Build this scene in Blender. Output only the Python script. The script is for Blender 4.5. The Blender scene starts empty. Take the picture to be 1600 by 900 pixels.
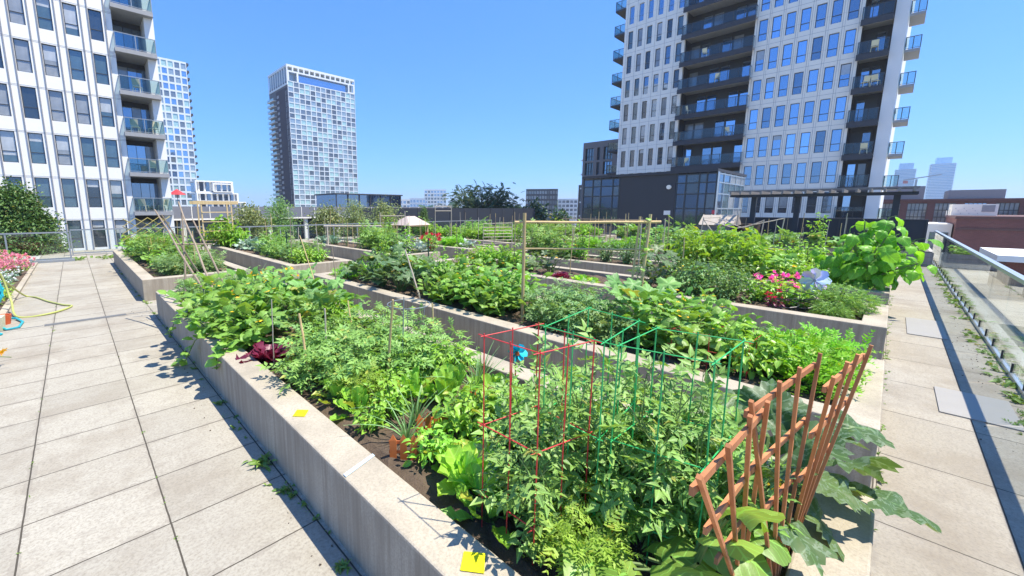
import bpy, bmesh, math, random
import numpy as np
from mathutils import Vector, Matrix
R = math.radians
random.seed(7); RNG = np.random.default_rng(11)
SC = bpy.context.scene
COL = SC.collection

# ------------------------------------------------------------------ camera, sky, sun, exposure
EYE = 1.9
cd = bpy.data.cameras.new('camera'); cam = bpy.data.objects.new('camera', cd); COL.objects.link(cam)
cd.sensor_width = 36.0; cd.lens = 634.0/1600*36
cd.shift_x = 94/1600; cd.shift_y = -25/1600
cd.clip_start = 0.02; cd.clip_end = 6000
cam.location = (0, 0, EYE); cam.rotation_euler = (R(90) - math.atan(99/634), 0, R(-42.8))
SC.camera = cam

SUN = Vector((.27, -.37, 1.0)).normalized()
w = bpy.data.worlds.new('World'); SC.world = w; w.use_nodes = True
nt = w.node_tree; nt.nodes.clear()
sky = nt.nodes.new('ShaderNodeTexSky'); sky.sky_type = 'NISHITA'; sky.sun_disc = False
sky.sun_elevation = math.asin(SUN.z); sky.sun_rotation = math.atan2(SUN.x, SUN.y)
sky.air_density = 1.0; sky.dust_density = 0.1; sky.ozone_density = 1.5; sky.altitude = 100
bg = nt.nodes.new('ShaderNodeBackground'); bg.inputs['Strength'].default_value = .15
wo = nt.nodes.new('ShaderNodeOutputWorld')
gm = nt.nodes.new('ShaderNodeGamma'); gm.inputs[1].default_value = .62          # hazy summer sky: softer fall-off to the zenith
tn = nt.nodes.new('ShaderNodeMix'); tn.data_type = 'RGBA'; tn.blend_type = 'MULTIPLY'; tn.inputs[0].default_value = 1; tn.inputs[7].default_value = (.29, .68, 1.36, 1)
nt.links.new(sky.outputs[0], gm.inputs[0]); nt.links.new(gm.outputs[0], tn.inputs[6]); nt.links.new(tn.outputs[2], bg.inputs[0]); nt.links.new(bg.outputs[0], wo.inputs[0])
sl = bpy.data.lights.new('sun', 'SUN'); so = bpy.data.objects.new('sun', sl); COL.objects.link(so)
sl.energy = 3.5; sl.angle = R(.5); sl.color = (1, .94, .82)
so.rotation_euler = SUN.to_track_quat('Z', 'Y').to_euler()
SC.view_settings.view_transform = 'Standard'; SC.view_settings.look = 'None'
SC.view_settings.exposure = 1.25; SC.view_settings.gamma = 1
SC.cycles.max_bounces = 7; SC.cycles.diffuse_bounces = 3; SC.cycles.glossy_bounces = 3
SC.cycles.transmission_bounces = 4; SC.cycles.transparent_max_bounces = 12
SC.cycles.use_denoising = True

# ------------------------------------------------------------------ helpers
class MB:
    """collects boxes, tubes and quads, builds one mesh"""
    def __init__(s): s.v = []; s.f = []
    def face(s, *pts):
        n = len(s.v); s.v += [tuple(p) for p in pts]; s.f.append(tuple(range(n, n+len(pts))))
    def box8(s, p):
        n = len(s.v); s.v += [tuple(q) for q in p]
        for f in ((0,3,2,1),(4,5,6,7),(0,1,5,4),(1,2,6,5),(2,3,7,6),(3,0,4,7)): s.f.append(tuple(n+i for i in f))
    def box(s, x0, x1, y0, y1, z0, z1):
        s.box8([(x0,y0,z0),(x1,y0,z0),(x1,y1,z0),(x0,y1,z0),(x0,y0,z1),(x1,y0,z1),(x1,y1,z1),(x0,y1,z1)])
    def bar(s, a, b, wd, th, up=(0,0,1)):
        a = Vector(a); b = Vector(b); d = (b-a).normalized(); u = Vector(up)
        x = d.cross(u)
        if x.length < 1e-4: x = d.cross(Vector((1,0,0)))
        x.normalize(); y = x.cross(d).normalized()
        x = x*wd/2; y = y*th/2
        s.box8([a-x-y, a+x-y, a+x+y, a-x+y, b-x-y, b+x-y, b+x+y, b-x+y])
    def tube(s, pts, r, n=5, cap=True):
        pts = [Vector(p) for p in pts]; rr = r if isinstance(r, (list, tuple)) else [r]*len(pts)
        base = len(s.v); prev = None
        for i, p in enumerate(pts):
            d = (pts[min(i+1, len(pts)-1)] - pts[max(i-1, 0)])
            if d.length < 1e-9: d = Vector((0,0,1))
            d.normalize()
            if prev is None:
                x = d.orthogonal().normalized()
            else:
                x = prev - d*prev.dot(d)
                x = x.normalized() if x.length > 1e-6 else d.orthogonal().normalized()
            prev = x; y = d.cross(x)
            for k in range(n):
                a = 2*math.pi*k/n; s.v.append(tuple(p + (x*math.cos(a) + y*math.sin(a))*rr[i]))
        for i in range(len(pts)-1):
            for k in range(n):
                a = base+i*n+k; b = base+i*n+(k+1) % n
                s.f.append((a, b, b+n, a+n))
        if cap:
            s.f.append(tuple(base+k for k in range(n-1, -1, -1))); e = base+(len(pts)-1)*n
            s.f.append(tuple(e+k for k in range(n)))
    def lathe(s, prof, n=12, c=(0,0)):
        base = len(s.v)
        for (r, z) in prof:
            for k in range(n):
                a = 2*math.pi*k/n; s.v.append((c[0]+r*math.cos(a), c[1]+r*math.sin(a), z))
        for i in range(len(prof)-1):
            for k in range(n):
                a = base+i*n+k; b = base+i*n+(k+1) % n
                s.f.append((a, b, b+n, a+n))
        s.f.append(tuple(base+k for k in range(n-1, -1, -1))); e = base+(len(prof)-1)*n
        s.f.append(tuple(e+k for k in range(n)))
    def mesh(s, name, m=None, fix=True):
        me = bpy.data.meshes.new(name); me.from_pydata(s.v, [], s.f)
        if fix:
            bm = bmesh.new(); bm.from_mesh(me); bmesh.ops.recalc_face_normals(bm, faces=bm.faces); bm.to_mesh(me); bm.free()
        if m: me.materials.append(m)
        me.update(); return me
    def build(s, name, m, parent=None, loc=(0,0,0), fix=True):
        return link(name, s.mesh(name, m, fix), parent, loc)

def link(name, me, parent=None, loc=(0,0,0), rz=0, sc=None):
    o = bpy.data.objects.new(name, me); COL.objects.link(o)
    if parent is not None: o.parent = parent
    o.location = loc
    if rz: o.rotation_euler.z = rz
    if sc: o.scale = sc if isinstance(sc, (tuple, list)) else (sc, sc, sc)
    return o
def tag(o, label=None, cat=None, group=None, kind=None):
    if label: o['label'] = label
    if cat: o['category'] = cat
    if group: o['group'] = group
    if kind: o['kind'] = kind
    return o
def thing(name, label, cat, loc=(0,0,0), rz=0, group=None, sc=None):
    o = link(name, None, None, loc, rz, sc); o.empty_display_size = .1
    return tag(o, label, cat, group)
def struct(o): o['kind'] = 'structure'; return o

# ------------------------------------------------------------------ materials
class NT:
    def __init__(s, name):
        s.m = bpy.data.materials.new(name); s.m.use_nodes = True; s.t = s.m.node_tree; s.t.nodes.clear()
        s.out = s.n('OutputMaterial')
    def n(s, typ, **kw):
        nd = s.t.nodes.new('ShaderNode'+typ)
        for k, v in kw.items(): setattr(nd, k, v)
        return nd
    def set(s, sock, v):
        if hasattr(v, 'is_linked') or isinstance(v, bpy.types.NodeSocket): s.t.links.new(v, sock)
        else: sock.default_value = v
    def math(s, op, a, b=0.0, c=None):
        nd = s.n('Math', operation=op); s.set(nd.inputs[0], a); s.set(nd.inputs[1], b)
        if c is not None: s.set(nd.inputs[2], c)
        return nd.outputs[0]
    def mix(s, f, a, b, mode='MIX'):
        nd = s.n('Mix', data_type='RGBA', blend_type=mode)
        s.set(nd.inputs[0], f)
        for k, v in ((6, a), (7, b)):
            if isinstance(v, (tuple, list)): nd.inputs[k].default_value = (*v[:3], 1)
            else: s.set(nd.inputs[k], v)
        return nd.outputs[2]
    def noise(s, vec, scale, detail=3, rough=.55):
        nd = s.n('TexNoise'); nd.inputs['Scale'].default_value = scale; nd.inputs['Detail'].default_value = detail
        nd.inputs['Roughness'].default_value = rough
        if vec is not None: s.t.links.new(vec, nd.inputs['Vector'])
        return nd.outputs['Fac']
    def ramp(s, f, a, b):
        nd = s.n('MapRange', clamp=True); s.set(nd.inputs['Value'], f); nd.inputs['From Min'].default_value = a; nd.inputs['From Max'].default_value = b
        return nd.outputs[0]
    def scale(s, vec, v):
        nd = s.n('Mapping'); s.t.links.new(vec, nd.inputs[0]); nd.inputs['Scale'].default_value = v; return nd.outputs[0]
    def pos(s): return s.n('NewGeometry').outputs['Position']
    def obj(s): return s.n('TexCoord').outputs['Object']
    def bump(s, h, strength=.3, dist=.01):
        nd = s.n('Bump'); nd.inputs['Strength'].default_value = strength; nd.inputs['Distance'].default_value = dist
        s.t.links.new(h, nd.inputs['Height']); return nd.outputs[0]
    def pr(s, col, rough=.6, metal=0, normal=None, spec=None):
        p = s.n('BsdfPrincipled')
        if isinstance(col, (tuple, list)): p.inputs['Base Color'].default_value = (*col[:3], 1)
        else: s.t.links.new(col, p.inputs['Base Color'])
        s.set(p.inputs['Roughness'], rough); s.set(p.inputs['Metallic'], metal)
        if normal is not None: s.t.links.new(normal, p.inputs['Normal'])
        if spec is not None: p.inputs['Specular IOR Level'].default_value = spec
        return p.outputs[0]
    def end(s, sh): s.t.links.new(sh, s.out.inputs[0]); return s.m

def plain(name, c, rough=.6, metal=0, var=.12, scale=6, bump=0, spec=None):
    t = NT(name); v = t.obj(); n = t.noise(v, scale)
    k = t.mix(n, [x*(1-var) for x in c], [min(1, x*(1+var)) for x in c])
    nm = t.bump(t.noise(v, scale*12), bump, .005) if bump else None
    return t.end(t.pr(k, rough, metal, nm, spec))

def concrete(name, c=(.46,.40,.305)):
    t = NT(name); p = t.obj(); geo = t.n('NewGeometry')
    sx = t.n('SeparateXYZ'); t.t.links.new(geo.outputs['Normal'], sx.inputs[0])
    side = t.math('LESS_THAN', t.math('ABSOLUTE', sx.outputs[2]), .5)
    streak = t.ramp(t.noise(t.scale(p, (22,22,1.1)), 1, 4, .65), .38, .68)
    band = t.ramp(t.noise(t.scale(p, (5.5,5.5,.15)), 1, 2), .4, .62)
    fine = t.noise(p, 90, 4, .7); big = t.noise(p, 2.2, 4, .6)
    k = t.mix(t.ramp(big, .3, .7), [x*.74 for x in c], [x*1.12 for x in c])
    k = t.mix(t.math('MULTIPLY', t.ramp(fine, .42, .66), .55), k, [x*.55 for x in c])
    sd = t.mix(t.math('MULTIPLY', streak, .85), k, (.25,.205,.15))
    sd = t.mix(t.math('MULTIPLY', band, .32), sd, (.35,.30,.225))
    k = t.mix(side, k, sd)
    h = t.math('ADD', t.math('MULTIPLY', fine, .5), streak)
    return t.end(t.pr(k, .88, 0, t.bump(h, .35, .004), .25))

def paving(name, x0, px, y0, py, c=(.38,.35,.285), stain=1.2):
    t = NT(name); p = t.pos(); sp = t.n('SeparateXYZ'); t.t.links.new(p, sp.inputs[0])
    wob = t.math('MULTIPLY', t.math('SUBTRACT', t.noise(p, 9, 2), .5), .005)
    def ax(v, o, pp, wd):
        q = t.math('DIVIDE', t.math('SUBTRACT', t.math('ADD', v, wob), o), pp)
        d = t.math('MULTIPLY', t.math('PINGPONG', q, .5), pp)
        return t.math('FLOOR', q), t.math('LESS_THAN', d, wd), d
    cx, jx, dx = ax(sp.outputs[0], x0, px, .0045); cy, jy, dy = ax(sp.outputs[1], y0, py, .0042)
    joint = t.math('MAXIMUM', jx, jy)
    cmb = t.n('CombineXYZ'); t.t.links.new(cx, cmb.inputs[0]); t.t.links.new(cy, cmb.inputs[1])
    wn = t.n('TexWhiteNoise'); t.t.links.new(cmb.outputs[0], wn.inputs['Vector'])
    k = t.mix(wn.outputs['Value'], [x*.95 for x in c], [x*1.12 for x in c])
    st = t.ramp(t.noise(p, .9, 7, .72), .46, .72)
    k = t.mix(t.math('MULTIPLY', st, .72*stain), k, (.25,.21,.155))
    fine = t.noise(p, 55, 5, .75); k = t.mix(t.math('MULTIPLY', t.ramp(fine, .46, .66), .62), k, (.19,.165,.13))
    md = t.math('MULTIPLY', t.ramp(t.noise(p, 9, 5, .75), .5, .7), .45); k = t.mix(md, k, (.25,.22,.175))
    lg = t.math('MULTIPLY', t.ramp(t.noise(t.scale(p, (3, 26, 3)), 1, 4, .7), .52, .75), .3*stain)
    k = t.mix(lg, k, (.26,.23,.19))
    gr = t.ramp(t.noise(p, 6, 4, .7), .42, .62)
    edge = t.math('MULTIPLY', t.math('LESS_THAN', t.math('MINIMUM', dx, dy), t.math('MULTIPLY', gr, .035)), .45)
    k = t.mix(edge, k, (.25,.22,.18))
    k = t.mix(joint, k, (.075,.065,.05))
    h = t.math('SUBTRACT', t.math('MULTIPLY', fine, .35), joint)
    return t.end(t.pr(k, .9, 0, t.bump(h, .6, .006), .2))

def leafmat(name, a, b, trans=.29, rough=.42, silver=0, warm=(1.35,1.25,.5)):
    """leaf: hue differs leaf by leaf, veins paler, light passes through"""
    t = NT(name); g = t.n('NewGeometry'); oi = t.n('ObjectInfo')
    k = t.mix(g.outputs['Random Per Island'], a, b)
    if a[1] > a[0]*1.3 and name.split('_')[0] not in ('mottled', 'cucumber', 'sunflower'):                     # a few old, yellowed leaves
        old = t.math('GREATER_THAN', t.math('FRACT', t.math('MULTIPLY', g.outputs['Random Per Island'], 57.3)), .965); k = t.mix(t.math('MULTIPLY', old, .7), k, (.30,.27,.05))
        pat = t.noise(t.obj(), 3.1, 3); k = t.mix(t.math('MULTIPLY', t.ramp(pat, .5, .75), .35), k, [min(1, b[0]*1.7), min(1, b[1]*1.35), b[2]])
    hs = t.n('HueSaturation'); t.t.links.new(k, hs.inputs['Color'])
    hs.inputs['Saturation'].default_value = 1.0
    t.t.links.new(t.math('ADD', 1.28, t.math('MULTIPLY', oi.outputs['Random'], .42)), hs.inputs['Value'])
    t.t.links.new(t.math('ADD', .462, t.math('MULTIPLY', oi.outputs['Random'], .028)), hs.inputs['Hue'])
    k = hs.outputs[0]
    uv = t.n('UVMap'); su = t.n('SeparateXYZ'); t.t.links.new(uv.outputs[0], su.inputs[0])
    au = t.math('ABSOLUTE', su.outputs[0])
    vein = t.math('LESS_THAN', au, .022)
    lat = t.math('LESS_THAN', t.math('PINGPONG', t.math('MULTIPLY', t.math('SUBTRACT', su.outputs[1], t.math('MULTIPLY', au, .7)), 6), .5), .06)
    vm = t.math('MULTIPLY', t.math('MAXIMUM', vein, t.math('MULTIPLY', lat, .75)), .6)
    k = t.mix(vm, k, [min(1, x*2.1+.02) for x in b])
    if silver:
        sv = t.n('TexVoronoi', feature='F1'); sv.inputs['Scale'].default_value = 9
        t.t.links.new(uv.outputs[0], sv.inputs['Vector'])
        sn = t.noise(uv.outputs[0], 11, 3)
        sm = t.math('GREATER_THAN', t.math('ADD', sn, t.math('MULTIPLY', lat, .12)), .56)
        k = t.mix(t.math('MULTIPLY', sm, silver), k, (.24,.33,.22))
    p = t.pr(k, rough, 0, t.bump(t.noise(uv.outputs[0], 14, 2), .25, .004), .38)
    tr = t.n('BsdfTranslucent')
    t.t.links.new(t.mix(1.0, k, (*warm, 1), 'MULTIPLY'), tr.inputs[0])
    mx = t.n('MixShader'); mx.inputs[0].default_value = trans
    t.t.links.new(p, mx.inputs[1]); t.t.links.new(tr.outputs[0], mx.inputs[2])
    return t.end(mx.outputs[0])

def glassmat(name, tint=(.96,.985,.975), base=.06):
    """thin clear sheet: mirrors by angle, otherwise lets light straight through"""
    t = NT(name); fr = t.n('Fresnel'); g = t.n('NewGeometry')
    t.t.links.new(t.math('SUBTRACT', 1.5, t.math('MULTIPLY', g.outputs['Backfacing'], 1.5-1/1.5)), fr.inputs[0])   # same mirror strength from both sides
    tr = t.n('BsdfTransparent'); tr.inputs[0].default_value = (*tint, 1)
    gl = t.n('BsdfGlossy'); gl.inputs['Roughness'].default_value = .01; gl.inputs[0].default_value = (.95,1,.99,1)
    mx = t.n('MixShader'); t.t.links.new(t.math('MULTIPLY', fr.outputs[0], 1.0), mx.inputs[0])
    t.t.links.new(tr.outputs[0], mx.inputs[1]); t.t.links.new(gl.outputs[0], mx.inputs[2])
    return t.end(mx.outputs[0])

def panemat(name, base, mirror, tint=(.8,.9,1), rough=.03):
    """window pane of a distant building: dark room behind a part-mirror coating"""
    t = NT(name); oi = t.n('ObjectInfo'); v = t.obj()
    k = t.mix(t.noise(v, 1.7, 2), [x*.6 for x in base], [min(1, x*1.5) for x in base])
    d = t.pr(k, .25)
    gl = t.n('BsdfGlossy'); gl.inputs['Roughness'].default_value = rough; gl.inputs[0].default_value = (*tint, 1)
    wv = t.bump(t.noise(v, .8, 1), .05, .05); t.t.links.new(wv, gl.inputs['Normal'])
    mx = t.n('MixShader'); t.t.links.new(t.math('MULTIPLY', t.math('ADD', .75, t.math('MULTIPLY', oi.outputs['Random'], .5)), mirror), mx.inputs[0])
    t.t.links.new(d, mx.inputs[1]); t.t.links.new(gl.outputs[0], mx.inputs[2])
    return t.end(mx.outputs[0])

def brickmat(name, a, b, mort, sc=1.0):
    t = NT(name); p = t.pos(); sp = t.n('SeparateXYZ'); t.t.links.new(p, sp.inputs[0])
    cm = t.n('CombineXYZ'); t.t.links.new(t.math('ADD', sp.outputs[0], sp.outputs[1]), cm.inputs[0]); t.t.links.new(sp.outputs[2], cm.inputs[1])
    br = t.n('TexBrick'); t.t.links.new(cm.outputs[0], br.inputs['Vector'])
    br.inputs['Color1'].default_value = (*a, 1); br.inputs['Color2'].default_value = (*b, 1); br.inputs['Mortar'].default_value = (*mort, 1)
    br.inputs['Scale'].default_value = sc; br.inputs['Brick Width'].default_value = .24; br.inputs['Row Height'].default_value = .085; br.inputs['Mortar Size'].default_value = .008
    k = t.mix(t.math('MULTIPLY', t.ramp(t.noise(p, .5, 4), .4, .7), .35), br.outputs[0], [x*.6 for x in a])
    return t.end(t.pr(k, .9))

def woodmat(name, c, rough=.7, dark=.6):
    t = NT(name); p = t.obj(); g = t.noise(t.scale(p, (30,30,3)), 1, 4, .6)
    k = t.mix(g, [x*dark for x in c], [min(1, x*1.2) for x in c])
    oi = t.n('ObjectInfo'); hs = t.n('HueSaturation'); t.t.links.new(k, hs.inputs['Color'])
    t.t.links.new(t.math('ADD', .85, t.math('MULTIPLY', oi.outputs['Random'], .3)), hs.inputs['Value'])
    return t.end(t.pr(hs.outputs[0], rough, 0, t.bump(g, .3, .002)))

def soilmat(name):
    t = NT(name); p = t.obj(); a = t.noise(p, 14, 6, .75); b = t.noise(p, 70, 4, .8)
    k = t.mix(a, (.075,.053,.038), (.21,.155,.112)); k = t.mix(t.math('MULTIPLY', t.ramp(b, .58, .75), .6), k, (.34,.27,.2))
    return t.end(t.pr(k, .95, 0, t.bump(t.math('ADD', a, t.math('MULTIPLY', b, .6)), .9, .03), .1))

M = {}
M['concrete'] = concrete('board_marked_concrete')
M['pave'] = paving('path_pavers', -.42, .665, .47, .58)
M['walk'] = paving('walkway_pavers', .35, 1.03, -.125, .56, (.36,.325,.26), 1.5)
M['soil'] = soilmat('garden_soil')
M['slab'] = plain('pale_metal_plate', (.31,.29,.255), .6, 0, .08, 4)
M['grate'] = plain('drain_steel', (.17,.17,.165), .6, .3)
M['rail'] = plain('brushed_aluminium', (.55,.58,.58), .38, .8, .05)
M['railgrey'] = plain('grey_rail_metal', (.33,.35,.36), .45, .5, .05)
M['black'] = plain('black_metal', (.015,.016,.018), .45)
M['glass'] = glassmat('rail_glass')
M['white'] = plain('white_panel', (.84,.82,.77), .55, 0, .04, 1)
M['whiteblue'] = plain('pale_panel', (.93,.87,.75), .5, 0, .05, 1)
M['fin'] = plain('grey_fin', (.30,.29,.29), .5)
M['seam'] = plain('seam_grey', (.38,.385,.38), .6)
M['charcoal'] = plain('charcoal_cladding', (.045,.047,.055), .6, 0, .08, 1)
M['navy'] = plain('dark_navy_fence', (.028,.034,.046), .6, 0, .1, 1.5)
M['soffit'] = plain('soffit_concrete', (.42,.40,.36), .8)
M['slabgrey'] = plain('balcony_slab_grey', (.33,.33,.33), .7)
M['frame'] = plain('window_frame_dark', (.05,.055,.06), .45)
M['framew'] = plain('window_frame_white', (.72,.73,.72), .5)
M['stake'] = woodmat('bamboo', (.64,.46,.21)); M['stakepale'] = woodmat('pale_wood', (.55,.47,.36)); M['stakedark'] = woodmat('weathered_stake', (.30,.23,.16))
M['yellowwood'] = woodmat('yellow_bamboo', (.60,.47,.14)); M['trellis'] = woodmat('stained_trellis_wood', (.60,.23,.085), .75, .4)
M['timber'] = woodmat('grey_timber', (.27,.25,.235)); M['fencewood'] = woodmat('orange_fence_wood', (.55,.15,.035), .6, .8)
M['pine'] = woodmat('pine_board', (.66,.48,.24))
M['red'] = plain('red_wire', (.60,.04,.04), .5, 0, .35, 25); M['green'] = plain('green_wire', (.04,.45,.12), .45, 0, .3, 25)
M['dgreen'] = plain('dark_green_post', (.012,.05,.03), .5); M['cream'] = plain('cream_plastic', (.72,.66,.42), .5)
M['teal'] = plain('teal_hose', (.02,.36,.42), .4); M['yhose'] = plain('lime_hose', (.42,.44,.12), .45); M['orange'] = plain('orange_plastic', (.6,.11,.03), .45)
M['turq'] = plain('turquoise_plastic', (.0,.5,.6), .4); M['yellow'] = plain('yellow_tape', (.85,.75,.0), .6); M['chalk'] = plain('pale_blue_chalk', (.50,.62,.72), .9)
M['bark'] = plain('bark', (.11,.085,.06), .9, 0, .3, 10, .6); M['stem'] = plain('green_stem', (.12,.19,.05), .6); M['redstem'] = plain('red_stem', (.25,.05,.05), .6)
M['tan'] = plain('tan_roof', (.46,.40,.33), .8)

# ------------------------------------------------------------------ leaves
class Fol:
    def __init__(s): s.V = []; s.Q = []; s.T = []; s.U = []; s.n = 0
    def add(s, a, Rm, T):
        """a = archetype (v, q, t, uv); Rm (k,3,3) with scale, T (k,3)"""
        v, q, t, uv = a; k = len(T)
        if k == 0: return
        P = np.einsum('kij,nj->kni', Rm, v) + T[:, None, :]
        s.V.append(P.reshape(-1, 3)); s.U.append(np.tile(uv, (k, 1)))
        off = (np.arange(k)*len(v) + s.n)[:, None, None]
        if len(q): s.Q.append((q[None]+off).reshape(-1, 4))
        if len(t): s.T.append((t[None]+off).reshape(-1, 3))
        s.n += k*len(v)
    def mesh(s, name, m):
        V = np.concatenate(s.V); U = np.concatenate(s.U)
        q = np.concatenate(s.Q) if s.Q else np.zeros((0, 4), int); t = np.concatenate(s.T) if s.T else np.zeros((0, 3), int)
        me = bpy.data.meshes.new(name); me.vertices.add(len(V)); me.vertices.foreach_set('co', V.astype(np.float32).ravel())
        li = np.concatenate([q.ravel(), t.ravel()]).astype(np.int32); me.loops.add(len(li)); me.loops.foreach_set('vertex_index', li)
        tot = np.concatenate([np.full(len(q), 4), np.full(len(t), 3)]).astype(np.int32); st = np.concatenate([[0], np.cumsum(tot)[:-1]]).astype(np.int32)
        me.polygons.add(len(tot)); me.polygons.foreach_set('loop_start', st)
        me.polygons.foreach_set('use_smooth', np.ones(len(tot), bool))
        me.update(calc_edges=True)
        ul = me.uv_layers.new(name='UVMap'); ul.data.foreach_set('uv', U[li].astype(np.float32).ravel())
        me.materials.append(m); me.validate(); return me

def blade(rows=4, prof=None, w=.5, fold=.25, droop=.3, ruff=0, cols=3, L=1.0, phase=0):
    """a leaf of length L along +Y, cut as rows x cols"""
    prof = prof or (lambda t: math.sin(math.pi*min(1, t**.8))**.8)
    v = []; uv = []
    for i in range(rows+1):
        t = i/rows; hw = w/2*max(prof(t), .015)
        for j in range(cols):
            u = 2*j/(cols-1)-1
            z = abs(u)*hw*fold*2 - droop*t*t*L + ruff*math.sin(t*17+u*3+phase)*abs(u)
            v.append((u*hw*L, t*L*(1-.25*abs(droop)*t), z)); uv.append((u*hw, t))
    q = [(i*cols+j, i*cols+j+1, (i+1)*cols+j+1, (i+1)*cols+j) for i in range(rows) for j in range(cols-1)]
    return np.array(v), np.array(q), np.zeros((0, 3), int), np.array(uv)
def lobed(n, rad, fold=.2, droop=.25, cy=.42, wav=.04, seed=0):
    """broad leaf: two rings round a centre; rad(a) is the outline, a=0 at the tip"""
    r = random.Random(seed); v = [(0, cy, 0)]; uv = [(0, cy)]; q = []; t = []
    for ring in (.55, 1.0):
        for i in range(n):
            a = 2*math.pi*i/n; rr = rad(a)*ring; x = math.sin(a)*rr; y = cy+math.cos(a)*rr
            z = fold*abs(x) - droop*((y-cy)**2+x*x*.8)*1.6 + wav*ring*math.sin(a*5+seed)+r.uniform(-1, 1)*wav*.5*ring
            v.append((x, y, z)); uv.append((x, y))
    for i in range(n):
        j = (i+1) % n; t.append((0, 1+j, 1+i)); q.append((1+i, 1+j, 1+n+j, 1+n+i))
    return np.array(v), np.array(q), np.array(t), np.array(uv)
def combine(parts):
    V = []; Q = []; T = []; U = []; n = 0
    for (v, q, t, uv), mat3, off in parts:
        V.append(v@mat3.T+off); U.append(uv)
        if len(q): Q.append(q+n)
        if len(t): T.append(t+n)
        n += len(v)
    return np.concatenate(V), (np.concatenate(Q) if Q else np.zeros((0, 4), int)), (np.concatenate(T) if T else np.zeros((0, 3), int)), np.concatenate(U)
def rotz(a, s=1.0, tilt=0):
    c, n = math.cos(a), math.sin(a); m = np.array([[c, -n, 0], [n, c, 0], [0, 0, 1.]])
    ct, st = math.cos(tilt), math.sin(tilt)
    return m@np.array([[1, 0, 0], [0, ct, -st], [0, st, ct]])*s

OV = lambda t: math.sin(math.pi*min(1, t**.75))**.9
def jag(t): return max(0, math.sin(math.pi*t**.7))*(.8+.2*math.cos(t*22))
def star(k, depth, ser=0, base=.5):
    def f(a):
        d = abs(((a+math.pi) % (2*math.pi))-math.pi)
        r = .5*(1-depth*(.5-.5*math.cos(a*k)))*(1+ser*math.cos(a*k*4))
        if d > 2.7: r *= base
        return r
    return f
LEAF = {}
LEAF['ovate'] = [blade(4, OV, .52, .3, .3), blade(4, OV, .45, .18, .55), blade(4, OV, .58, .35, .15)]
LEAF['long'] = [blade(5, OV, .3, .3, .6), blade(5, OV, .26, .3, .35)]
lf = [blade(3, jag, .55, .2, .12), blade(3, jag, .46, .25, .25)]
def tom(seed):
    r = random.Random(seed); P = []
    for y, sd, s in ((.22,1,.3),(.24,-1,.28),(.45,1,.42),(.48,-1,.4),(.7,1,.42),(.72,-1,.4),(.34,1,.14),(.6,-1,.15),(.78,0,.46)):
        P.append((lf[r.randrange(2)], rotz(-sd*(1.05+r.uniform(-.25, .25)), s, r.uniform(-.3, .45)), np.array([0, y, -.2*y*y])))
    P.append((blade(3, lambda t: 1, .02, 0, .35, 0, 2, .8), rotz(0), np.zeros(3)))
    return combine(P)
LEAF['tomato'] = [tom(i) for i in range(3)]
def tri3(seed):
    r = random.Random(seed); o = LEAF['ovate']
    return combine([(o[i % 3], rotz(a+r.uniform(-.2, .2), .62, r.uniform(-.35, .25)), np.array([0, yy, 0])) for i, (a, yy) in enumerate(((1.25, .22), (-1.25, .22), (0, .34)))])
LEAF['bean'] = [tri3(i) for i in range(3)]
LEAF['cucumber'] = [lobed(20, star(5, .16, .05), .15, .45, .42, .03, i) for i in range(3)]
LEAF['squash'] = [lobed(40, star(5, .28, .08), .25, .45, .45, .055, i) for i in range(3)]
LEAF['deep'] = [lobed(40, star(5, .45, .08), .28, .3, .45, .03, i) for i in range(3)]
LEAF['heart'] = [lobed(22, lambda a: .46*(1+.18*math.cos(a)+.22*max(0, math.cos(a))**6)*(.82+.18*abs(math.cos(a/2)))*(1+.03*math.cos(a*11)), .28, .75, .45, .04, i) for i in range(3)]
LEAF['lettuce'] = [blade(7, lambda t: (.25+.75*t**.8)*math.sqrt(max(0, 1-t**6)), .72, .3, .25*(i-1), .07, 7, 1, i) for i in range(3)]
LEAF['frill'] = [blade(7, lambda t: (t**.5), .7, .2, .2, .09, 5, 1, i) for i in range(2)]
LEAF['strap'] = [blade(6, lambda t: 1-.85*t, .05, .3, .35), blade(6, lambda t: 1-.85*t, .05, .3, .9), blade(6, lambda t: 1-.9*t, .045, .3, .1)]
LEAF['corn'] = [blade(7, lambda t: (1-t)**.6, .1, .4, .8), blade(7, lambda t: (1-t)**.6, .1, .4, 1.2)]
def feather(seed, n=5):
    r = random.Random(seed); P = []; b = blade(1, lambda t: 1-.7*t, .5, 0, 0, 0, 2)
    for k in range(n):
        y = .25+.75*k/(n-1)
        for sd in (-1, 1):
            for m in range(2):
                P.append((b, rotz(-sd*(.7+r.uniform(-.3, .5)), .3*(1.15-y*.6)*r.uniform(.6, 1), r.uniform(-.6, .5)), np.array([sd*.1*m*(1.2-y), y+.05*m, -.25*y*y])))
    return combine(P)
LEAF['feather'] = [feather(i) for i in range(3)]
def frond(seed):
    r = random.Random(seed); P = []
    for k in range(7):
        y = .15+.8*k/6
        for sd in (-1, 1): P.append((LEAF['ovate'][0], rotz(-sd*1.2, .26*(1.1-.4*abs(y-.5)), r.uniform(-.4, .1)), np.array([0, y, -.3*y*y])))
    return combine(P)
LEAF['frond'] = [frond(i) for i in range(2)]
def petals(n, L=.5):
    b = blade(2, OV, .4, .2, .15); return combine([(b, rotz(2*math.pi*k/n, L, .3), np.zeros(3)) for k in range(n)])
LEAF['flower'] = [petals(7)]
LEAF['puff'] = [combine([(blade(2, OV, .45, .3, -.2), rotz(k*2.4, .5, .2+.9*(k % 3)/2), np.zeros(3)) for k in range(10)])]

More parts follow.
